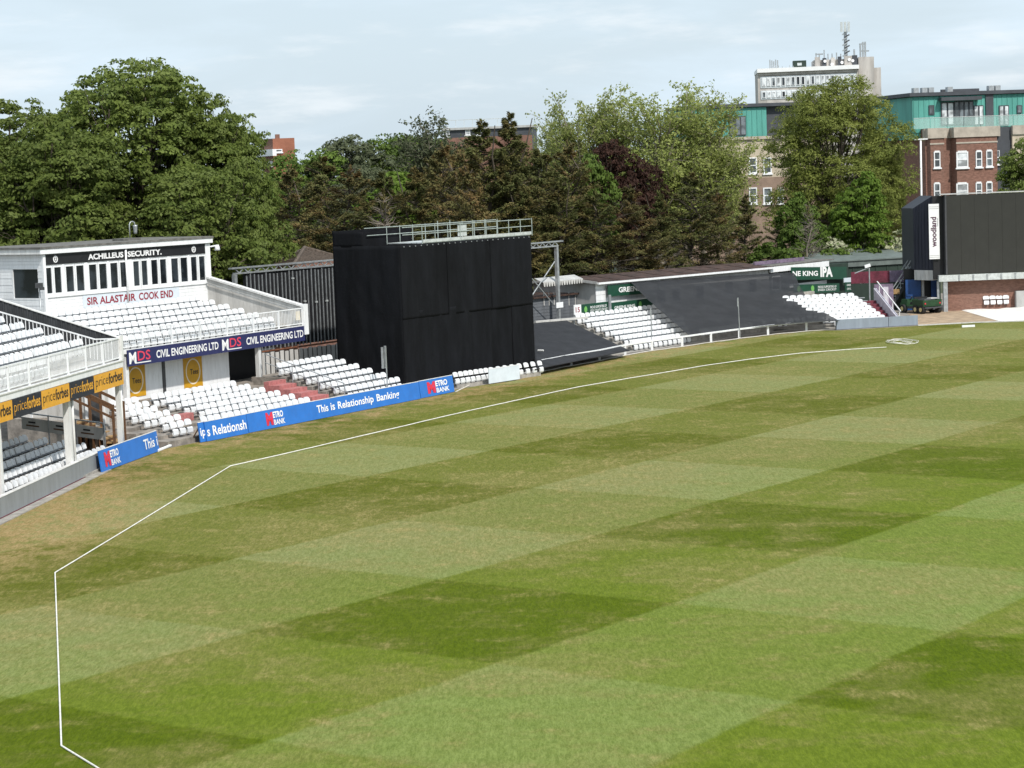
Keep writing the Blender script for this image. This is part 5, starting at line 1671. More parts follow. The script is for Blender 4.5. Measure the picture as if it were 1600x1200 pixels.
for sx in (-.68, .68):
    for oy in (.28, .92, 2.45):
        w_ = obj('wheel', MB().tube([skew(sx - .14, oy, .30), skew(sx + .14, oy, .30)], .30, 16), M_tyre, gv)
        s_ = -1 if sx < 0 else 1
        obj('rim', MB().tube([skew(sx + s_ * .10, oy, .30), skew(sx + s_ * .155, oy, .30)], .15, 12), M_hub, w_)
    obj('tail_lamp', vb(sx * .93 - .05, sx * .93 + .05, -.05, -.021, .68, .78), M_vinyl_red, gv)
flush_seats()

# ================================================================== buildings beyond the ground
class Facade:
    """upright wall plane between two plan points, with window helpers; x metres along it, z up"""
    def __init__(s, p0, p1):
        s.F = Fr(p0.x, p0.y, math.degrees(math.atan2(p1.x - p0.x, p1.y - p0.y)))
        s.L = math.hypot(p1.x - p0.x, p1.y - p0.y)

    def px(s, x, y, o=0.0):
        return s.F.on_o(x, y, o)


def sash(fc, parent, x0, x1, y0, y1, frame=M_white, pane=None, bars=1, arch=False, depth=.08):
    """window found at picture box x0..x1, y0..y1 on the facade"""
    a0, zt = fc.px(x0, y0)
    a1, zt2 = fc.px(x1, y0)
    _, zb = fc.px((x0 + x1) / 2, y1)
    zt = (zt + zt2) / 2
    if a1 < a0:
        a0, a1 = a1, a0
    t = min(.12, (a1 - a0) * .14)
    F = fc.F
    mb = MB()
    mb.fbox(F, a0, a0 + t, -depth, .0, zb, zt).fbox(F, a1 - t, a1, -depth, .0, zb, zt)
    mb.fbox(F, a0 + t, a1 - t, -depth, .0, zt - t, zt).fbox(F, a0 + t, a1 - t, -depth, .0, zb, zb + t)
    if arch:
        mb.fbox(F, a0 + (a1 - a0) * .12, a1 - (a1 - a0) * .12, -depth, .0, zt + .002, zt + .10)
    for b in range(bars):
        zz = zb + (zt - zb) * (b + 1) / (bars + 1)
        mb.fbox(F, a0 + t, a1 - t, -depth * .8, .0, zz - .05, zz + .05)
    w = obj('window', mb, frame, parent)
    obj('pane', MB().fbox(F, a0 + t + .002, a1 - t - .002, -depth * .4, -.004, zb + t + .002, zt - t - .002), pane or M_glass_far, w)
    obj('sill', MB().fbox(F, a0 - .1, a1 + .1, -depth * 2, -.002, zb - .14, zb - .003), frame, w)
    return w


# --- brick apartment block with copper-green top floor
BY = 214.0
bk = root('brick_block', DY(1500, 330, BY), 'red brick apartment block with a copper-green top storey behind the scoreboard', 'building')
c0 = DY(1447, 300, BY)             # corner between the shaded side and the front
cE = DY(1557, 300, BY + 1.5)
sideP = DY(1392, 300, BY + 17)
FR = Facade(c0, cE)
SD = Facade(sideP, c0)
zpar = FR.px(1470, 200)[1]
zcop = FR.px(1470, 152)[1]
obj('front_wall', MB().fbox(FR.F, 0, FR.L, 0, 9, 0, zpar - 1.0), M_brick, bk)
obj('side_wall', MB().fbox(SD.F, -10, SD.L - .3, 0, 1.0, 0, zpar - 1.0), M_brick, bk)
# bays
for x0, x1, dp in ((1449, 1475.5, .5), (1487, 1556, .9)):
    a0, a1 = FR.px(x0, 300)[0], FR.px(x1, 300)[0]
    obj('bay', MB().hexa([FR.F.w(a0, 0, 0), FR.F.w(a0 + .2, -dp, 0), FR.F.w(a1 - .2, -dp, 0), FR.F.w(a1, 0, 0), FR.F.w(a0, 0, zpar - 1), FR.F.w(a0 + .2, -dp, zpar - 1), FR.F.w(a1 - .2, -dp, zpar - 1), FR.F.w(a1, 0, zpar - 1)]), M_brick, bk)
    obj('parapet', MB().fbox(FR.F, a0 - .1, a1 + .1, -dp - .12, 0, zpar - .99, zpar), M_stone, bk)
    obj('string_course', MB().fbox(FR.F, a0 + .15, a1 - .15, -dp - .05, -dp - .002, zpar - 1.6, zpar - 1.45), M_stone, bk)
obj('parapet', MB().fbox(FR.F, -.05, FR.L + .5, .02, .5, zpar - .99, zpar - .05), M_stone, bk)
obj('parapet', MB().fbox(SD.F, -10, SD.L - .3, -.06, .3, zpar - .99, zpar - .02), M_brick, bk)
B1 = Facade(FR.F.w(0, -.502, 0), FR.F.w(FR.L, -.502, 0))
B2 = Facade(FR.F.w(0, -.902, 0), FR.F.w(FR.L, -.902, 0))
Q = lambda x: 1340 + x / 4.615
QY = lambda y: 120 + y / 4.615
for (y0, y1) in ((540, 655), (768, 880), (990, 1100)):
    sash(B1, bk, Q(548), Q(594), QY(y0), QY(y1), arch=True)
    for k, (x0, x1) in enumerate(((710, 795), (850, 895), (925, 970))):
        sash(B2, bk, Q(x0), Q(x1), QY(y0 - 4 * k), QY(y1 - 4 * k), arch=True, pane=M_glass_pale if (k + y0) % 3 == 0 else None)
for (y0, y1) in ((555, 665), (775, 895), (1005, 1105)):
    sash(SD, bk, Q(308), Q(374), QY(y0), QY(y1), arch=False)
# copper storey, set back
CF = Facade(FR.F.w(-.6, 1.6, 0), FR.F.w(FR.L + 9, 1.6, 0))
zc1 = CF.px(1480, 150)[1]
obj('copper_wall', MB().fbox(CF.F, 0, CF.L, 0, 8, zpar - 1, zc1), M_copper, bk)
CS = Facade(SD.F.w(-22, 1.2, 0), SD.F.w(SD.L - .8, 1.2, 0))
obj('copper_side', MB().fbox(CS.F, 0, CS.L - 2.4, 0, 4, zpar - 1, zc1 + .02), M_copper, bk)
rf = obj('flat_roof', MB().fbox(CF.F, -.4, CF.L, -.35, 8.4, zc1 + .05, zc1 + .4), M_slate, bk)
obj('flat_roof_edge', MB().fbox(CS.F, 0, CS.L - 2.6, -.4, 4, zc1 + .06, zc1 + .36), M_slate, bk)
for a_ in (1.0, 1.9, 2.6, 4.6, 9.0, 9.7):
    obj('roof_vent', MB().fbox(CF.F, a_, a_ + .55, 2, 2.6, zc1 + .4, zc1 + .95), M_grey_metal, rf)
for a_, w_ in ((4.4, 4.0),):
    obj('solar_rack', MB().fbox(CF.F, a_, a_ + w_, 3, 3.4, zc1 + .4, zc1 + .75), M_slate, rf)
na = int(CF.L / .55)
for i in range(na):
    obj('standing_seam', MB().fbox(CF.F, .1 + .55 * i, .15 + .55 * i, -.05, -.001, zpar - .5, zc1 - .01), M_copper, bk)
for i in range(34):
    obj('standing_seam', MB().fbox(CS.F, CS.L - 2.9 - .6 * i, CS.L - 2.85 - .6 * i, -.05, -.001, zpar - .5, zc1), M_copper, bk)


def dark_opening(fc, x0, x1, y0, y1, pane, nb_=1, frame=M_slate):
    a0, zt = fc.px(x0, y0)
    a1, _ = fc.px(x1, y0)
    zb = fc.px(x0, y1)[1]
    w = obj('glazed_door', MB().fbox(fc.F, a0, a1, -.10, -.052, zb, zt), frame, bk)
    for i in range(nb_):
        b0 = a0 + (a1 - a0) * i / nb_ + .1
        b1_ = a0 + (a1 - a0) * (i + 1) / nb_ - .1
        obj('pane', MB().fbox(fc.F, b0, b1_, -.13, -.102, zb + .1, zt - .1), pane, w)


dark_opening(CF, Q(510), Q(550), QY(205), QY(275), M_glass_far)
dark_opening(CF, Q(597), Q(690), QY(185), QY(352), M_glass_pale, 2)
dark_opening(CF, Q(693), Q(832), QY(178), QY(352), M_glass_far, 4)
dark_opening(CF, Q(834), Q(905), QY(207), QY(350), M_glass_pale, 2)
dark_opening(CF, Q(1016), Q(1088), QY(207), QY(352), M_glass_pale, 2)
dark_opening(CF, Q(1146), Q(1182), QY(205), QY(265), M_glass_far)
a0, a1 = CF.px(Q(578), 150)[0], CF.px(Q(870), 150)[0]
zz = CF.px(Q(700), QY(165))[1]
obj('door_canopy', MB().fbox(CF.F, a0, a1, -.9, -.14, zz - .1, zz + .25), M_slate, bk)
a0, a1 = CF.px(Q(920), 150)[0], CF.px(Q(975), 150)[0]
obj('slate_panel', MB().fbox(CF.F, a0, a1, -.14, -.101, zpar, zc1 + .02), M_slate, bk)
gm, gt_, gb = new_mat('balustrade_glass')
gb.inputs['Base Color'].default_value = (.45, .62, .58, 1)
gb.inputs['Alpha'].default_value = .30
gb.inputs['Roughness'].default_value = .08
zr = CF.px(Q(700), QY(288), -1.2)[1]
for i in range(10):
    a0 = -.4 + i * 1.75
    obj('glass_balustrade', MB().fbox(CF.F, a0, a0 + 1.70, -1.25, -1.22, zpar - .02, zr - .05), gm, bk)
obj('balustrade_rail', MB().fbox(CF.F, -.4, 17, -1.27, -1.20, zr - .045, zr), M_pale_metal, bk)
# slate link and cream wing to the right
CR = Facade(FR.F.w(FR.L + .05, .3, 0), FR.F.w(FR.L + 12, .3, 0))
obj('slate_link', MB().fbox(CR.F, 0, 1.7, 0, 5, 0, zpar - .1), M_slate, bk)
obj('cream_wing', MB().fbox(CR.F, 1.72, 12, -.3, 5, 0, zpar - .9), M_cream, bk)
obj('wing_parapet', MB().fbox(CR.F, 1.7, 12, -.45, -.002, zpar - .89, zpar), M_stone, bk)
sash(Facade(CR.F.w(0, -.02, 0), CR.F.w(3, -.02, 0)), bk, Q(1000), Q(1022), QY(532), QY(630))
# tall white pole in front of the brick corner
pl = DY(1439, 320, 190)
pr = root('lamp_column', Vector((pl.x, pl.y, 0)), 'tall white lamp column with a cross arm before the brick block', 'lamp')
pt_ = DY(1438.5, 218, 190)
obj('pole', MB().tube([Vector((pl.x, pl.y, 0)), pt_], .11, 8, .08), M_white, pr, smooth=True)
obj('cross_arm', MB().bar(pt_ + Vector((-.55, 0, .03)), pt_ + Vector((.6, 0, .03)), .2, .12), M_white, pr)

# --- cream block with copper top, half hidden by the willow
WY = 226.0
wr = root('cream_block', DY(1180, 330, WY), 'cream block with a copper-green top storey between the pale trees and the willow', 'building')
W0, W1 = DY(1060, 300, WY), DY(1300, 300, WY + 3)
WF = Facade(W0, W1)
zw1 = WF.px(1170, 218)[1]
zw0 = WF.px(1170, 278)[1]
obj('wall', MB().fbox(WF.F, 0, WF.L, 0, 12, zw0, zw1), M_cream, wr)
obj('base_wall', MB().fbox(WF.F, 0, WF.L, -.05, 12, 0, zw0), mat('brown_render', (.24, .17, .13), .85, .15, .4), wr)
obj('coping', MB().fbox(WF.F, -.1, WF.L, -.25, .8, zw1 + .002, zw1 + .3), M_stone, wr)
zw2 = WF.px(1170, 168, 1.2)[1]
ac = WF.px(1198, 200, 1.2)[0]
obj('copper_wall', MB().fbox(WF.F, 2, ac, 1.2, 10, zw1 + .3, zw2), M_copper, wr)
obj('slate_wall', MB().fbox(WF.F, ac + .01, WF.L, 1.6, 10, zw1 + .3, zw2 + .05), M_slate, wr)
obj('flat_roof', MB().fbox(WF.F, 1.6, WF.L, .9, 10.4, zw2 + .06, zw2 + .4), M_slate, wr)
for i in range(22):
    obj('standing_seam', MB().fbox(WF.F, ac - .5 - .55 * i, ac - .45 - .55 * i, 1.15, 1.199, zw1 + .32, zw2 - .01), M_copper, wr)
W2 = Facade(WF.F.w(0, 1.14, 0), WF.F.w(WF.L, 1.14, 0))
a0, zt = W2.px(1139, 182)
a1, _ = W2.px(1165, 182)
zb = W2.px(1150, 212)[1]
gd = obj('glazed_corner', MB().fbox(W2.F, a0, a1, -.05, 0, zb, zt), M_slate, wr)
for i in range(3):
    obj('pane', MB().fbox(W2.F, a0 + .08 + (a1 - a0) / 3 * i, a0 + (a1 - a0) / 3 * (i + 1) - .08, -.09, -.052, zb + .1, zt - .1), M_glass_far, gd)
for (x0, x1, y0, y1) in ((1169.5, 1182, 246, 271), (1192, 1205, 246, 271), (1170, 1182.5, 293, 318), (1192, 1205.5, 293, 318), (1214, 1224, 293, 318), (1100, 1112, 293, 318)):
    sash(WF if y0 < 280 else Facade(WF.F.w(0, -.06, 0), WF.F.w(WF.L, -.06, 0)), wr, x0, x1, y0, y1)

# --- white tower block far off
TY = 430.0
tw = root('tower_block', DY(1270, 300, TY), 'pale tower block with rows of windows and antennas on the skyline', 'building')
T0, T1 = DY(1186, 200, TY), DY(1343, 200, TY - 1.5)
TF = Facade(T0, T1)
q = lambda x, y: (1120 + x / 5, 20 + y / 5)
zt = TF.px(*q(340, 470))[1]
obj('shaft', MB().fbox(TF.F, 0, TF.L, 0, 14, 0, zt), M_tower, tw)
roof = obj('roof_slab', MB().fbox(TF.F, -.1, TF.L + .1, -.8, 14.5, zt + .02, zt + .8), M_vinyl_white, tw)
obj('parapet_band', MB().fbox(TF.F, .1, TF.L - .1, -.3, -.002, zt - .5, zt), M_tower, tw)  # projecting band in the tower's own concrete below the roof slab
for (y0, y1, y2) in ((506, 574, 588), (616, 664, 676), (742, 775, 800)):
    z1_, z0_, zp = TF.px(*q(400, y0))[1], TF.px(*q(400, y1))[1], TF.px(*q(400, y2))[1]
    zb_ = zp
    nw = 19
    obj('spandrel', MB().fbox(TF.F, .5, TF.L - .4, -.12, -.004, zb_, z1_ + .2), M_tower_panel, tw)
    for i in range(nw):
        a0 = .8 + (TF.L - 1.4) / nw * i
        a1 = a0 + (TF.L - 1.4) / nw - .25
        w_ = obj('window', MB().fbox(TF.F, a0, a1, -.26, -.122, z0_ - 0, z1_), M_white, tw)
        obj('pane', MB().fbox(TF.F, a0 + .12, a1 - .12, -.29, -.262, z0_ + .12 , z1_ - .12), M_glass if i in (4, 7, 8) else (M_glass_far if (i * 7 + y0) % 4 == 0 else M_glass_pale), w_)  # most panes pale: light reflected in the glass is put into their colour
# stair tower and plant rooms
a0, a1 = TF.px(*q(1110, 400))[0], TF.px(*q(1232, 400))[0]
z2 = TF.px(*q(1170, 342))[1]
obj('stair_tower', MB().fbox(TF.F, a0, a1, 1, 11, 0, z2), M_tower, tw)
obj('stair_tower_base', MB().fbox(TF.F, a1 + .02, a1 + 1.4, 2, 11, 0, TF.px(*q(1240, 425))[1]), M_tower, tw)
a0, a1 = TF.px(*q(762, 400))[0], TF.px(*q(1105, 400))[0]
pz = TF.px(*q(900, 362))[1]
pr_ = obj('plant_room', MB().fbox(TF.F, a0, a1, 1.5, 9, zt + .8, pz), M_tower, tw)
for i, (x, w_, y) in enumerate(((770, 40, 345), (830, 30, 352), (895, 30, 348), (950, 28, 340), (1000, 60, 335), (1062, 40, 330))):
    b0, b1_ = TF.px(*q(x, 400))[0], TF.px(*q(x + w_, 400))[0]
    obj('plant_unit', MB().fbox(TF.F, b0, b1_, .9, 1.48, zt + .8, TF.px(*q(x, y))[1]), M_slate if i % 2 else M_tower, pr_)
for x, y in ((845, 378), (978, 388), (1035, 365), (1062, 374), (900, 402)):
    a_, z_ = TF.px(*q(x, y), .8)
    obj('dish', MB().tube([TF.F.w(a_, .85, z_), TF.F.w(a_, .7, z_)], .3, 10), M_vinyl_white, pr_)
a0, a1 = TF.px(*q(600, 400))[0], TF.px(*q(703, 400))[0]
cr = obj('roof_cradle', MB().fbox(TF.F, a0, a1, 1.5, 4, zt + .8, TF.px(*q(650, 370))[1]), M_shed_green, tw)
obj('cradle_opening', MB().fbox(TF.F, a0 + .8, a1 - .9, 1.4, 1.49, zt + 1.2, TF.px(*q(650, 388))[1]), M_pale_metal, cr)
for (x0, x1, y0) in ((418, 478, 365), (485, 600, 410)):
    for i in range(5):
        a_ = TF.px(*q(x0 + (x1 - x0) * i / 4, 430))[0]
        obj('roof_aerial', MB().bar(TF.F.w(a_, 1, zt + .8), TF.F.w(a_, 1, TF.px(*q(x0, y0 + (i % 3) * 6))[1]), .22 if y0 < 400 else .1), M_grey_metal, roof)
for x, y in ((775, 315), (800, 318), (838, 290), (868, 320), (900, 318), (935, 310), (968, 320), (1073, 285), (1120, 240), (1140, 228), (1158, 226)):
    a_, z_ = TF.px(*q(x, y), 2)
    obj('roof_aerial', MB().bar(TF.F.w(a_, 2, pz - .2), TF.F.w(a_, 2, z_), .30 if x > 1000 else .2), M_grey_metal, roof)
for x0, x1, y in ((1112, 1166, 245), (1118, 1190, 300), (770, 830, 325)):
    b0, z_ = TF.px(*q(x0, y), 2)
    b1_, _ = TF.px(*q(x1, y), 2)
    obj('aerial_frame', MB().bar(TF.F.w(b0, 2, z_), TF.F.w(b1_, 2, z_), .25), M_grey_metal, roof)
mx0, mz0 = TF.px(*q(1008, 340), 3)
mz1 = TF.px(*q(1008, 150), 3)[1]
mzt = TF.px(*q(1005, 72), 3)[1]
ms_ = obj('antenna_mast', MB().tube([TF.F.w(mx0, 3, mz0 - 2), TF.F.w(mx0, 3, mz1), TF.F.w(mx0, 3, mzt - .5)], .40, 6, .22), M_grey_metal, tw)
for k in range(9):
    z_ = mz0 + (mz1 - mz0) * k / 9
    obj('mast_fitting', MB().bar(TF.F.w(mx0 - .65 + (k % 2) * .4, 2.6, z_), TF.F.w(mx0 + .35 + (k % 2) * .4, 2.6, z_ + .5), .25), M_dark_metal if k % 2 else M_grey_metal, ms_)
for dx in (-.8, -.1, .6):
    obj('antenna_panel', MB().fbox(TF.F, mx0 + dx - .2, mx0 + dx + .25, 2.2, 2.6, mz1, mzt), M_pale_metal, ms_)

# --- small far buildings over the trees
rb = root('brick_flats', DY(435, 300, 300), 'red brick flats with a white balcony band over the trees at left', 'building')
f0, f1 = DY(427, 240, 300), DY(461, 240, 300.6)
BF = Facade(f0, f1)
zt = BF.px(440, 216)[1]
obj('front_wall', MB().fbox(BF.F, 0, BF.L, 0, 8, 0, zt), mat('orange_brick', (.30, .12, .075), .9, .1, .3), rb)
sd0 = DY(409, 240, 303)
B3 = Facade(sd0, f0)
obj('side_wall', MB().fbox(B3.F, 0, B3.L - .01, 0, .8, 0, zt), M_brick, rb)
zb = B3.px(415, 234)[1]
obj('balcony_band', MB().fbox(B3.F, -.4, B3.L + 1.0, -.6, -.01, zb - .9, zb), M_white, rb)
obj('balcony_band', MB().fbox(B3.F, -.4, B3.L - .3, -.6, -.01, zb - 2.4, zb - 1.6), M_white, rb)
for (x0, x1, y0, y1) in ((430, 441, 233, 238),):
    sash(BF, rb, x0, x1, y0, y1, bars=0)
obj('chimney', MB().fbox(BF.F, .6, 1.2, 2, 2.6, zt, zt + .6), M_brick, rb)
db = root('dark_flats', DY(760, 300, 290), 'dark flat-roofed block with railings peeping over the conifers', 'building')
f0, f1 = DY(694, 230, 288), DY(832, 230, 287)
DF = Facade(f0, f1)
zt = DF.px(720, 203)[1]
obj('wall', MB().fbox(DF.F, 0, DF.L, 0, 9, 0, zt), M_slate, db)
obj('roof_edge', MB().fbox(DF.F, -.2, DF.L + .2, -.3, 9, zt + .01, zt + .3), M_shed_pale, db)
obj('brick_base', MB().fbox(DF.F, 0, DF.L, -.1, -.01, 0, DF.px(720, 215)[1]), M_brick, db)
for (x0, x1, y0, y1) in ((696.5, 702, 199, 213), (727, 734.5, 202, 211), (745, 752, 202, 211)):
    sash(DF, db, x0, x1, y0, y1, bars=1, pane=M_glass_pale)
for i in range(9):
    obj('roof_rail', MB().bar(DF.F.w(.5 + 1.1 * i, .5, zt + .3), DF.F.w(.5 + 1.1 * i, .5, zt + 1.3), .06), M_pale_metal, db)
obj('roof_rail', MB().bar(DF.F.w(.5, .5, zt + 1.3), DF.F.w(9.4, .5, zt + 1.3), .07), M_pale_metal, db)
# hipped tiled house behind the striped screen
hh = root('tiled_house', DY(470, 420, 128), 'small house with a hipped grey-brown tiled roof behind the striped screen', 'house')
hy = 128.0
e0, e1, e2 = DY(424, 421, hy - 1), DY(459, 414, hy - 3), DY(540, 402, hy + 3)
ap = DY(476, 388, hy + 2.0)
e3 = DY(462, 405, hy + 9)
ez_ = e1.z
cor = [Vector((e.x, e.y, ez_)) for e in (e0, e1, e2)] + [Vector((e2.x - 4.5, e2.y + 7, ez_))]
rm = MB().add(cor + [ap, ap + Vector((-.2, .4, 0))], [(0, 1, 4), (1, 2, 4), (2, 3, 5), (2, 5, 4), (3, 0, 5), (0, 4, 5), (3, 2, 1, 0)])
hr_ = obj('roof', rm, M_tile, hh)
obj('ridge', MB().tube([cor[1] + Vector((0, 0, .03)), ap + Vector((0, 0, .05))], .12, 6).tube([cor[2] + Vector((0, 0, .03)), ap + Vector((0, 0, .05))], .09, 6), M_tile, hr_)
for l in range(1, 12):
    k = l / 12
    for i in (0, 1):
        pa, pb = cor[i].lerp(ap, k), cor[i + 1].lerp(ap, k)
        obj('tile_course', MB().bar(pa + Vector((0, -.02, .02)), pb + Vector((0, -.02, .02)), .06, .05), M_tile, hr_)
obj('walls', MB().add([v + Vector((0, 0, -.01)) for v in cor] + [Vector((v.x, v.y, 0)) for v in cor], [(0, 1, 5, 4), (1, 2, 6, 5), (2, 3, 7, 6), (3, 0, 4, 7)]), M_brick, hh)

# ================================================================== trees
def leaf_mesh(name, cen, nrm, siz, asp, rs, droop=None):
    """a pointed four-cornered leaf for every centre"""
    n = len(cen)
    nrm = nrm / (np.linalg.norm(nrm, axis=1, keepdims=True) + 1e-9)
    rnd = rs.normal(size=(n, 3))
    if droop is not None:
        rnd = rnd * .35 + droop
    ax = rnd - nrm * np.sum(rnd * nrm, axis=1, keepdims=True)
    ax /= (np.linalg.norm(ax, axis=1, keepdims=True) + 1e-9)
    bx = np.cross(nrm, ax)
    s_ = siz[:, None]
    v = np.empty((n, 4, 3))
    v[:, 0] = cen - ax * s_
    v[:, 1] = cen + bx * s_ * asp
    v[:, 2] = cen + ax * s_
    v[:, 3] = cen - bx * s_ * asp
    me = bpy.data.meshes.new(name)
    me.vertices.add(n * 4)
    me.vertices.foreach_set('co', v.reshape(-1).astype(np.float32))
    me.loops.add(n * 4)
    me.loops.foreach_set('vertex_index', np.arange(n * 4, dtype=np.int32))
    me.polygons.add(n)
    me.polygons.foreach_set('loop_start', np.arange(0, n * 4, 4, dtype=np.int32))
    me.polygons.foreach_set('loop_total', np.full(n, 4, dtype=np.int32))
    me.update()
    return me


def limb(mb, p, q, r0_, r1_, rs, n=5, sag=0.0):
    p, q = Vector(p), Vector(q)
    L = (q - p).length
    pts = []
    for i in range(n + 1):
        k = i / n
        w = p.lerp(q, k)
        if 0 < i:
            w += Vector(rs.normal(size=3)) * L * .035
        w.z += sag * math.sin(k * math.pi) * L
        pts.append(w)
    mb.tube(pts, r0_, 6, r1_, cap=False)
    return pts


def broadleaf(name, height, lobes, seed, n_leaf, leaf=.20, clump=.75, asp=.62, spread=1.0, flat=.62):
    """lobes: (x, y, z, radius) of the boughs; leaves sit in domed clumps over them"""
    rs = np.random.RandomState(seed)
    w = np.array([l[3] ** 2 for l in lobes])
    w = w / w.sum()
    cs, ns, ss_ = [], [], []
    for (x, y, z, r), wk in zip(lobes, w):
        m = max(6, int(14 * r * r / (clump * clump) * .55))
        d = rs.normal(size=(m, 3))
        d[:, 2] = d[:, 2] * .8 + .25
        d /= np.linalg.norm(d, axis=1, keepdims=True)
        cc_ = np.array([x, y, z]) + d * r * rs.uniform(.72, 1.08, size=(m, 1)) * np.array([1, 1, .82])
        per = max(12, int(n_leaf * wk / m))
        for c, dd in zip(cc_, d):
            k = per
            e = rs.normal(size=(k, 3))
            e /= np.linalg.norm(e, axis=1, keepdims=True)
            e[:, 2] = np.abs(e[:, 2]) * 1.0 - .28
            rad = clump * rs.uniform(.5, 1.12) * rs.uniform(.55, 1.0, size=(k, 1))
            p = c + e * rad * np.array([1, 1, flat])
            cs.append(p)
            ns.append(e * .8 + dd * .35 + rs.normal(size=(k, 3)) * .55 + np.array([0, 0, .45]))
            ss_.append(rs.uniform(.6, 1.25, size=k) * leaf)
    cen, nrm, siz = np.concatenate(cs), np.concatenate(ns), np.concatenate(ss_)
    me = leaf_mesh(name, cen, nrm, siz, asp, rs)
    tr = MB()
    top = height * .45
    r0_ = height * .022
    limb(tr, (0, 0, -.3), (0, 0, top), r0_ * 1.2, r0_ * .7, rs, 4)
    for (x, y, z, r) in lobes:
        base = Vector((0, 0, top * rs.uniform(.55, 1.0)))
        e = limb(tr, base, (x * .92, y * .92, z), r0_ * .42, r0_ * .12, rs, 5)
        for j in range(4):
            d = rs.normal(size=3)
            d[2] = abs(d[2])
            d = d / np.linalg.norm(d) * r * .85
            limb(tr, e[-2 - (j % 2)], Vector((x, y, z)) + Vector(d), r0_ * .13, r0_ * .03, rs, 3)
    return me, tr.mesh(name + '_trunk')


def round_lobes(seed, n, rx, ry, z0, z1, r0_, r1_, power=.5):
    """boughs spread over a rounded crown"""
    rs = np.random.RandomState(seed)
    out = []
    for i in range(n):
        k = (i + .5) / n
        z = z0 + (z1 - z0) * k
        w = math.sqrt(max(.02, 1 - (2 * k * .92 - .62) ** 2 / 1.55)) if power == .5 else (1 - k) ** power
        an = i * 2.399 + rs.uniform(-.4, .4)
        q = rs.uniform(.45, .95) * w
        out.append((math.cos(an) * rx * q, math.sin(an) * ry * q, z + rs.uniform(-.5, .5), rs.uniform(r0_, r1_)))
    return out


def conifer(name, height, width, seed, n_br, leaf=.17, droop=.1, per=190, bare=.05, spire=1.0):
    """upswept feathery boughs on a tapering stem, uneven outline"""
    rs = np.random.RandomState(seed)
    cs, ns, ss_, dr = [], [], [], []
    tr = MB()
    limb(tr, (0, 0, -.3), (rs.uniform(-.3, .3), rs.uniform(-.3, .3), height * .97), height * .018, .03, rs, 8)
    for i in range(n_br):
        k = (i + rs.uniform(0, 1)) / n_br
        z = height * (.06 + .92 * k)
        an = i * 2.399 + rs.uniform(-.5, .5)
        wr_ = width * (1 - k ** (1.6 * spire)) * rs.uniform(.62, 1.12) + .35
        rise = rs.uniform(.10, .75) * (0.6 + k)
        d = np.array([math.cos(an), math.sin(an), rise])
        p0_ = np.array([0, 0, z])
        p1_ = p0_ + d * wr_ - np.array([0, 0, wr_ * droop])
        side = np.array([-math.sin(an), math.cos(an), 0])
        if rs.uniform() < bare:
            for j in range(4):
                e = p1_ + rs.normal(size=3) * wr_ * .25
                limb(tr, p0_, e, .03, .008, rs, 4)
            continue
        limb(tr, p0_, p1_, .045, .012, rs, 3)
        m = int(per * (.5 + wr_ / width))
        t = rs.uniform(.12, 1.06, size=(m, 1)) ** .75
        fan = (1.1 - t * .75) * wr_ * .42
        lat = rs.normal(size=(m, 1)) * .55
        p = p0_ + (p1_ - p0_) * t + side * lat * fan + np.array([0, 0, 1]) * (rs.normal(size=(m, 1)) * .085 - np.abs(lat) * fan * .28 + np.sin(t * 3) * .1)
        cs.append(p)
        ns.append(np.array([0, 0, 1.0]) + d * .25 + rs.normal(size=(m, 3)) * .5)
        dr.append(d * 1.0 + side * np.sign(lat) * .55 - np.array([0, 0, .15]) + rs.normal(size=(m, 3)) * .25)
        ss_.append(rs.uniform(.6, 1.4, size=m) * leaf)
    # leader
    m = 160
    t = rs.uniform(0, 1, size=(m, 1))
    cs.append(np.array([0, 0, height * .86]) + t * np.array([0, 0, height * .15]) + rs.normal(size=(m, 3)) * np.array([.22, .22, .1]) * (1.15 - t))
    ns.append(rs.normal(size=(m, 3)))
    dr.append(np.tile(np.array([[0, 0, 1.0]]), (m, 1)))
    ss_.append(rs.uniform(.6, 1.3, size=m) * leaf)
    me = leaf_mesh(name, np.concatenate(cs), np.concatenate(ns), np.concatenate(ss_), .30, rs, np.concatenate(dr))
    return me, tr.mesh(name + '_trunk')


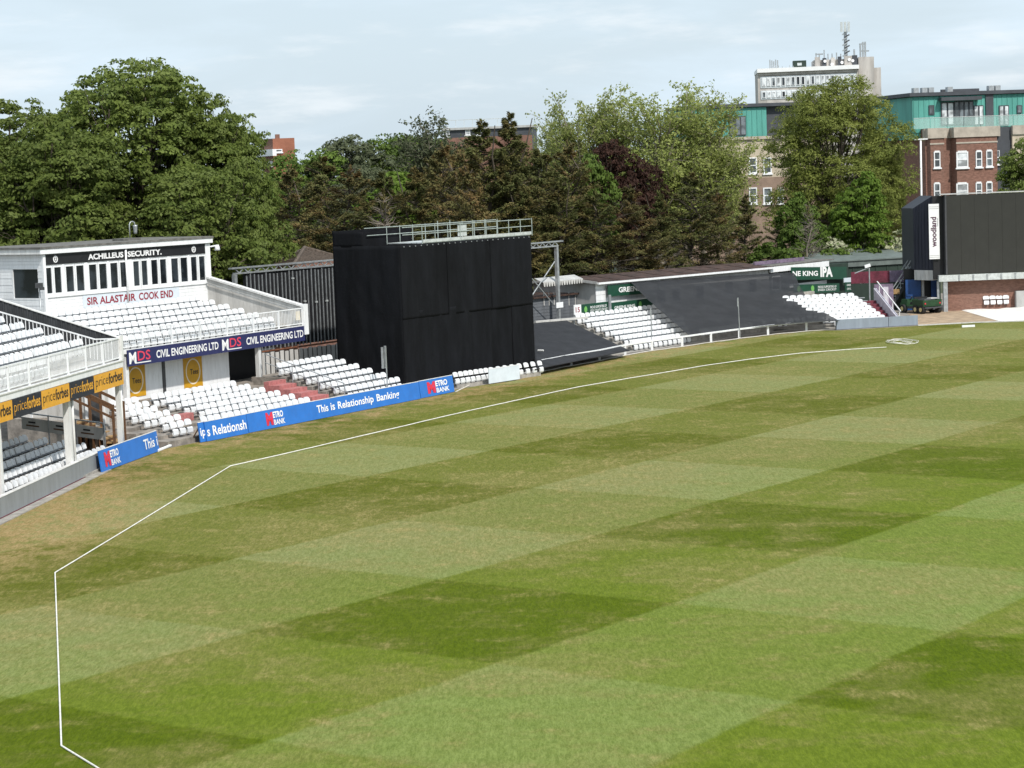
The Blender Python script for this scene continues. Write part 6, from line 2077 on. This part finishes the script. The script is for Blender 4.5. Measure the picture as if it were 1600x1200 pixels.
def wispy(name, height, width, seed, n_br, leaf=.17, per=60, base=.25, asp=.5, up=1.0, arch=0.0):
    """slim rising branches with leaves strung along their shoots: the sky shows through"""
    rs = np.random.RandomState(seed)
    cs, ns, ss_ = [], [], []
    tr = MB()
    limb(tr, (0, 0, -.3), (0, 0, height * .75), height * .017, height * .006, rs, 6)
    for i in range(n_br):
        k = (i + rs.uniform(0, 1)) / n_br
        z = height * (base + (.72 - base) * k)
        an = i * 2.399 + rs.uniform(-.5, .5)
        reach = width * rs.uniform(.45, 1.0) * math.sqrt(max(.05, 1 - (k * 1.15 - .35) ** 2))
        top = Vector((math.cos(an) * reach, math.sin(an) * reach, min(height * rs.uniform(.9, 1.02), z + height * rs.uniform(.16, .34) * up)))
        pts = limb(tr, (0, 0, z), top, height * .006, .012, rs, 5, arch)
        for s_ in range(9):
            j = rs.randint(1, len(pts))
            o_ = pts[j]
            d = rs.normal(size=3) * np.array([1, 1, .7]) + np.array([math.cos(an) * .4, math.sin(an) * .4, .65 * up])
            d = d / np.linalg.norm(d) * rs.uniform(.6, 1.7) * height / 13
            e = np.array(o_) + d
            tr.tube([o_, Vector(o_) + Vector(d) * .5 + Vector((0, 0, .05)), Vector(e)], .018, 3, .006, cap=False)
            t = rs.uniform(.1, 1.05, size=(per, 1))
            cs.append(np.array(o_) + d * t + rs.normal(size=(per, 3)) * .17)
            ns.append(rs.normal(size=(per, 3)) + np.array([0, 0, .5]))
            ss_.append(rs.uniform(.55, 1.3, size=per) * leaf)
    me = leaf_mesh(name, np.concatenate(cs), np.concatenate(ns), np.concatenate(ss_), asp, rs)
    return me, tr.mesh(name + '_trunk')


TREE = {}


def kind(key, pair, lm, bm_):
    pair[0].materials.append(lm)
    pair[1].materials.append(bm_)
    TREE[key] = pair


def tree(key, px, top_py, Y, height, label, cat='tree', group=None, rot=0.0, wide=1.0, lm=None, name='tree', crown='crown'):
    """stand a tree so that its top shows at the picture point"""
    me, tr = TREE[key]
    t = DY(px, top_py, Y)
    s_ = t.z / height
    r = root(name, Vector((t.x, t.y, 0)), label, cat, group)
    r.rotation_euler = (0, 0, rot)
    r.scale = (s_ * wide, s_ * wide, s_)
    for nm, m_ in (('trunk', tr), (crown, me)):
        if lm and nm != 'trunk':
            m_ = m_.copy()
            m_.materials.clear()
            m_.materials.append(lm)
        c = bpy.data.objects.new(nm, m_)
        c.parent = r
        col.objects.link(c)
    return r


# sycamores on the left, a broad heap of domed boughs
big = round_lobes(2, 46, 7.6, 6.0, 5.2, 16.4, 1.5, 2.5)
kind('syc_a', broadleaf('sycamore', 18.5, big, 5, 105000, .125, .80), L_syc, M_bark)
kind('syc_b', broadleaf('sycamore', 16.0, round_lobes(9, 34, 5.6, 5.2, 4.2, 14.0, 1.4, 2.3), 6, 72000, .125, .80), L_syc, M_bark)
kind('green', broadleaf('broadleaf', 13.0, round_lobes(12, 22, 3.8, 3.8, 4.5, 11.4, 1.2, 1.9), 8, 36000, .125, .65), L_green, M_bark)
kind('small', broadleaf('small_tree', 8.0, round_lobes(15, 16, 2.4, 2.4, 2.2, 6.8, .9, 1.4), 9, 20000, .12, .55), L_fresh, M_bark)
kind('bush', broadleaf('bush', 4.0, round_lobes(18, 9, 2.0, 1.7, .9, 3.1, .7, 1.1), 10, 7000, .13, .5), L_green, M_bark)
kind('con_a', conifer('conifer', 15.0, 3.5, 21, 92, .125, per=330), L_conifer, M_bark)
kind('con_b', conifer('conifer', 14.0, 4.0, 22, 84, .125, per=330, droop=.2, bare=.12, spire=1.4), L_conifer_b, M_bark)
kind('con_c', conifer('conifer', 12.0, 3.3, 23, 74, .125, per=330, droop=.25, bare=.2, spire=1.8), L_conifer, M_bark)
kind('pale', wispy('pale_tree', 15.0, 3.3, 31, 46, .115, 38), L_pale, M_bark_pale)
kind('willow', broadleaf('willow', 17.0, round_lobes(35, 40, 5.2, 5.2, 4.0, 14.8, 1.3, 2.0), 36, 90000, .125, .75, .34, flat=.95), L_olive, M_bark)
kind('birch', wispy('birch', 14.0, 2.2, 37, 40, .14, 30, .4, .5, .9, .12), L_birch, M_bark_pale)
kind('dead', conifer('dead_tree', 10.0, 2.6, 41, 60, bare=.93, per=25), L_conifer_b, M_twig)

GS_ = 'sycamores behind the left stands'
tree('syc_a', 195, 84, 126, 18.6, 'tallest broad green sycamore rising directly above the white cabin', group=GS_, rot=.3)
tree('syc_b', -10, 150, 124, 16.2, 'green sycamore at the left edge of the picture', group=GS_, rot=2.0)
tree('syc_b', 325, 140, 128, 16.2, 'green sycamore sloping down right of the cabin roof', group=GS_, rot=4.1, wide=.70)
tree('syc_b', 85, 185, 120, 16.2, 'lower green sycamore bough mass behind the left end of the cabin', group=GS_, rot=.9)
tree('green', 368, 240, 124, 13.0, 'rounded green tree at the right foot of the sycamores', group=GS_, rot=1.0, lm=L_syc, wide=.62)
tree('green', 300, 255, 119, 13.0, 'rounded green tree just behind the cabin roof', group=GS_, rot=3.0, lm=L_syc)
tree('small', 384, 330, 122, 8.0, 'low round green tree beside the gantry end', group=GS_, rot=2.0, lm=L_syc, wide=.5)
GC = 'conifers behind the black screen'
for i, (key, x, y, Y, w_, lb) in enumerate((
        ('con_b', 452, 262, 139, 1.0, 'browned conifer next to the green sycamores'),
        ('con_c', 500, 248, 146, 1.15, 'dark conifer left of the screen with grey dead boughs'),
        ('con_b', 548, 262, 141, 1.1, 'browned conifer above the left corner of the black screen'),
        ('con_c', 600, 272, 138, 1.0, 'dull dark conifer directly above the screen parapet'),
        ('con_a', 648, 262, 142, 1.1, 'green-brown conifer above the left part of the walkway'),
        ('con_b', 690, 226, 146, 1.1, 'leaning brown conifer above the middle of the walkway'),
        ('con_a', 752, 190, 148, 1.15, 'tall ragged conifer with split tops before the dark flats'),
        ('con_a', 795, 178, 149, 1.05, 'tallest conifer with a bare spike above the screen'),
        ('con_b', 730, 262, 139, 1.0, 'low brown conifer right behind the walkway'),
        ('con_c', 840, 236, 152, 1.15, 'dark conifer above the gantry beam'),
        ('con_b', 886, 222, 156, 1.0, 'brown-tipped narrow conifer left of the copper beech'),
        ('con_a', 872, 286, 150, 1.0, 'dark green conifer behind the gantry post'),
        ('con_c', 930, 300, 154, 1.1, 'conifer with grey twigs above the shed gable'),
        ('con_b', 985, 290, 157, 1.15, 'conifer with reddish dead boughs above the rusty roof'),
        ('con_a', 1030, 300, 160, 1.05, 'dark conifer over the middle of the rusty roof'),
        ('con_c', 1078, 272, 163, 1.1, 'dark conifer with brown top below the pale trees'),
        ('con_b', 1120, 300, 166, 1.0, 'brownish conifer at the right of the conifer belt'),
        ('con_a', 1165, 305, 170, 1.0, 'last dark conifer beside the cream block'),
        ('con_c', 1215, 340, 173, .9, 'thin dark conifer under the willow'),
        ('con_a', 820, 292, 147, 1.0, 'low dark conifer between screen and gantry'))):
    tree(key, x, y, Y, {'con_a': 15.0, 'con_b': 14.0, 'con_c': 12.0}[key], lb, group=GC, rot=i * 1.3, wide=w_, name='conifer', cat='conifer')
GG = 'green trees behind the conifers'
tree('green', 575, 252, 160, 13, 'grey-green tree between the conifers left of the screen walkway', group=GG, rot=4.4, lm=L_birch, wide=.8)
tree('green', 708, 222, 158, 13, 'olive tree filling the gap before the dark flats', group=GG, rot=2.2, lm=L_conifer_b, wide=.7)
tree('green', 800, 222, 160, 13, 'dark tree filling the belt behind the tallest conifer', group=GG, rot=.2, lm=L_conifer, wide=.8)
tree('green', 530, 207, 172, 13, 'rounded dark green tree in the dip left of the conifers', group=GG, rot=1, lm=L_birch)
tree('green', 474, 228, 168, 13, 'bright green tree right of the far brick flats', group=GG, rot=2.4)
tree('green', 622, 203, 176, 13, 'broad mid-green tree left of the silver birch', group=GG, rot=3.3)
tree('green', 655, 206, 182, 13, 'mid-green tree crowding the silver birch', group=GG, rot=5.3)
tree('small', 612, 268, 158, 8, 'small bright green tree above the screen parapet', group=GG, rot=.5)
tree('small', 916, 240, 160, 8, 'bright green tree against the copper beech', group=GG, rot=.5, wide=.6, lm=L_green)
tree('birch', 676, 190, 165, 14, 'slender silver birch with pale stem left of the dark flats', name='birch_tree')
tree('green', 948, 214, 166, 13, 'dark purple copper beech among the conifers', rot=.7, lm=L_copper, name='copper_beech', wide=.72)
tree('green', 1003, 250, 167, 13, 'smaller purple copper beech right of the large one', rot=2.7, lm=L_copper, name='copper_beech', wide=.62)
GP_ = 'pale spring trees'
for i, (x, y, Y, w_, lb) in enumerate(((868, 178, 184, .75, 'thin pale tree at the left end of the pale row'), (905, 148, 178, 1.0, 'wispy pale green tree left of the copper beech'), (955, 140, 180, 1.05, 'wispy pale green tree above the copper beech'),
                                      (1030, 133, 176, 1.15, 'tallest wispy pale green tree, middle of the row'), (1098, 134, 178, 1.1, 'wispy pale green tree before the copper-topped wing'), (1070, 205, 178, 1.1, 'lower pale tree in front of the cream block'), (1130, 205, 180, .9, 'pale tree overlapping the cream block windows'))):
    tree('pale', x, y, Y, 15.2, lb, group=GP_, rot=i * 1.7, wide=w_, name='pale_tree')
tree('willow', 1300, 106, 186, 16.8, 'large olive-green willow in front of the tower block', rot=.4, name='willow_tree', wide=1.0)
tree('willow', 1375, 190, 188, 16.8, 'lower olive willow shoulder beside the brick block', rot=2.4, name='willow_tree', wide=.55)
tree('small', 1340, 268, 172, 8.0, 'fresh green young tree below the willow', rot=1.4, name='young_tree', wide=.85)
tree('small', 1250, 300, 170, 8.0, 'small green tree below the willow, left of the young tree', rot=3.4, name='young_tree', wide=.7, lm=L_green)
tree('green', 1610, 205, 196, 13, 'dark green tree at the right edge in front of the brick block', rot=1.4, wide=.8, lm=L_syc)
tree('dead', 1262, 318, 166, 10.0, 'bare grey twiggy tree left of the green shed', name='bare_tree', rot=.3, wide=.8)
tree('dead', 598, 300, 134, 10.0, 'bare grey twiggy tree above the screen parapet', name='bare_tree', rot=1.3, wide=.9)
GB = 'blossoming bushes behind the green shed'
tree('bush', 1275, 366, 170, 4.0, 'cream-flowered bush behind the left end of the green shed', 'bush', GB, .2, 1.0, L_flower, 'flowering_bush', 'foliage')
tree('bush', 1405, 355, 171, 4.0, 'cream-flowered bush beside the scoreboard wing', 'bush', GB, 1.2, .9, L_flower, 'flowering_bush', 'foliage')
tree('bush', 1325, 372, 169, 4.0, 'green bush behind the middle of the green shed', 'bush', GB, 2.2, 1.1, None, 'green_bush', 'foliage')
tree('bush', 1225, 372, 168, 4.0, 'green bush below the thin dark conifer', 'bush', GB, 3.2, 1.1, None, 'green_bush', 'foliage')
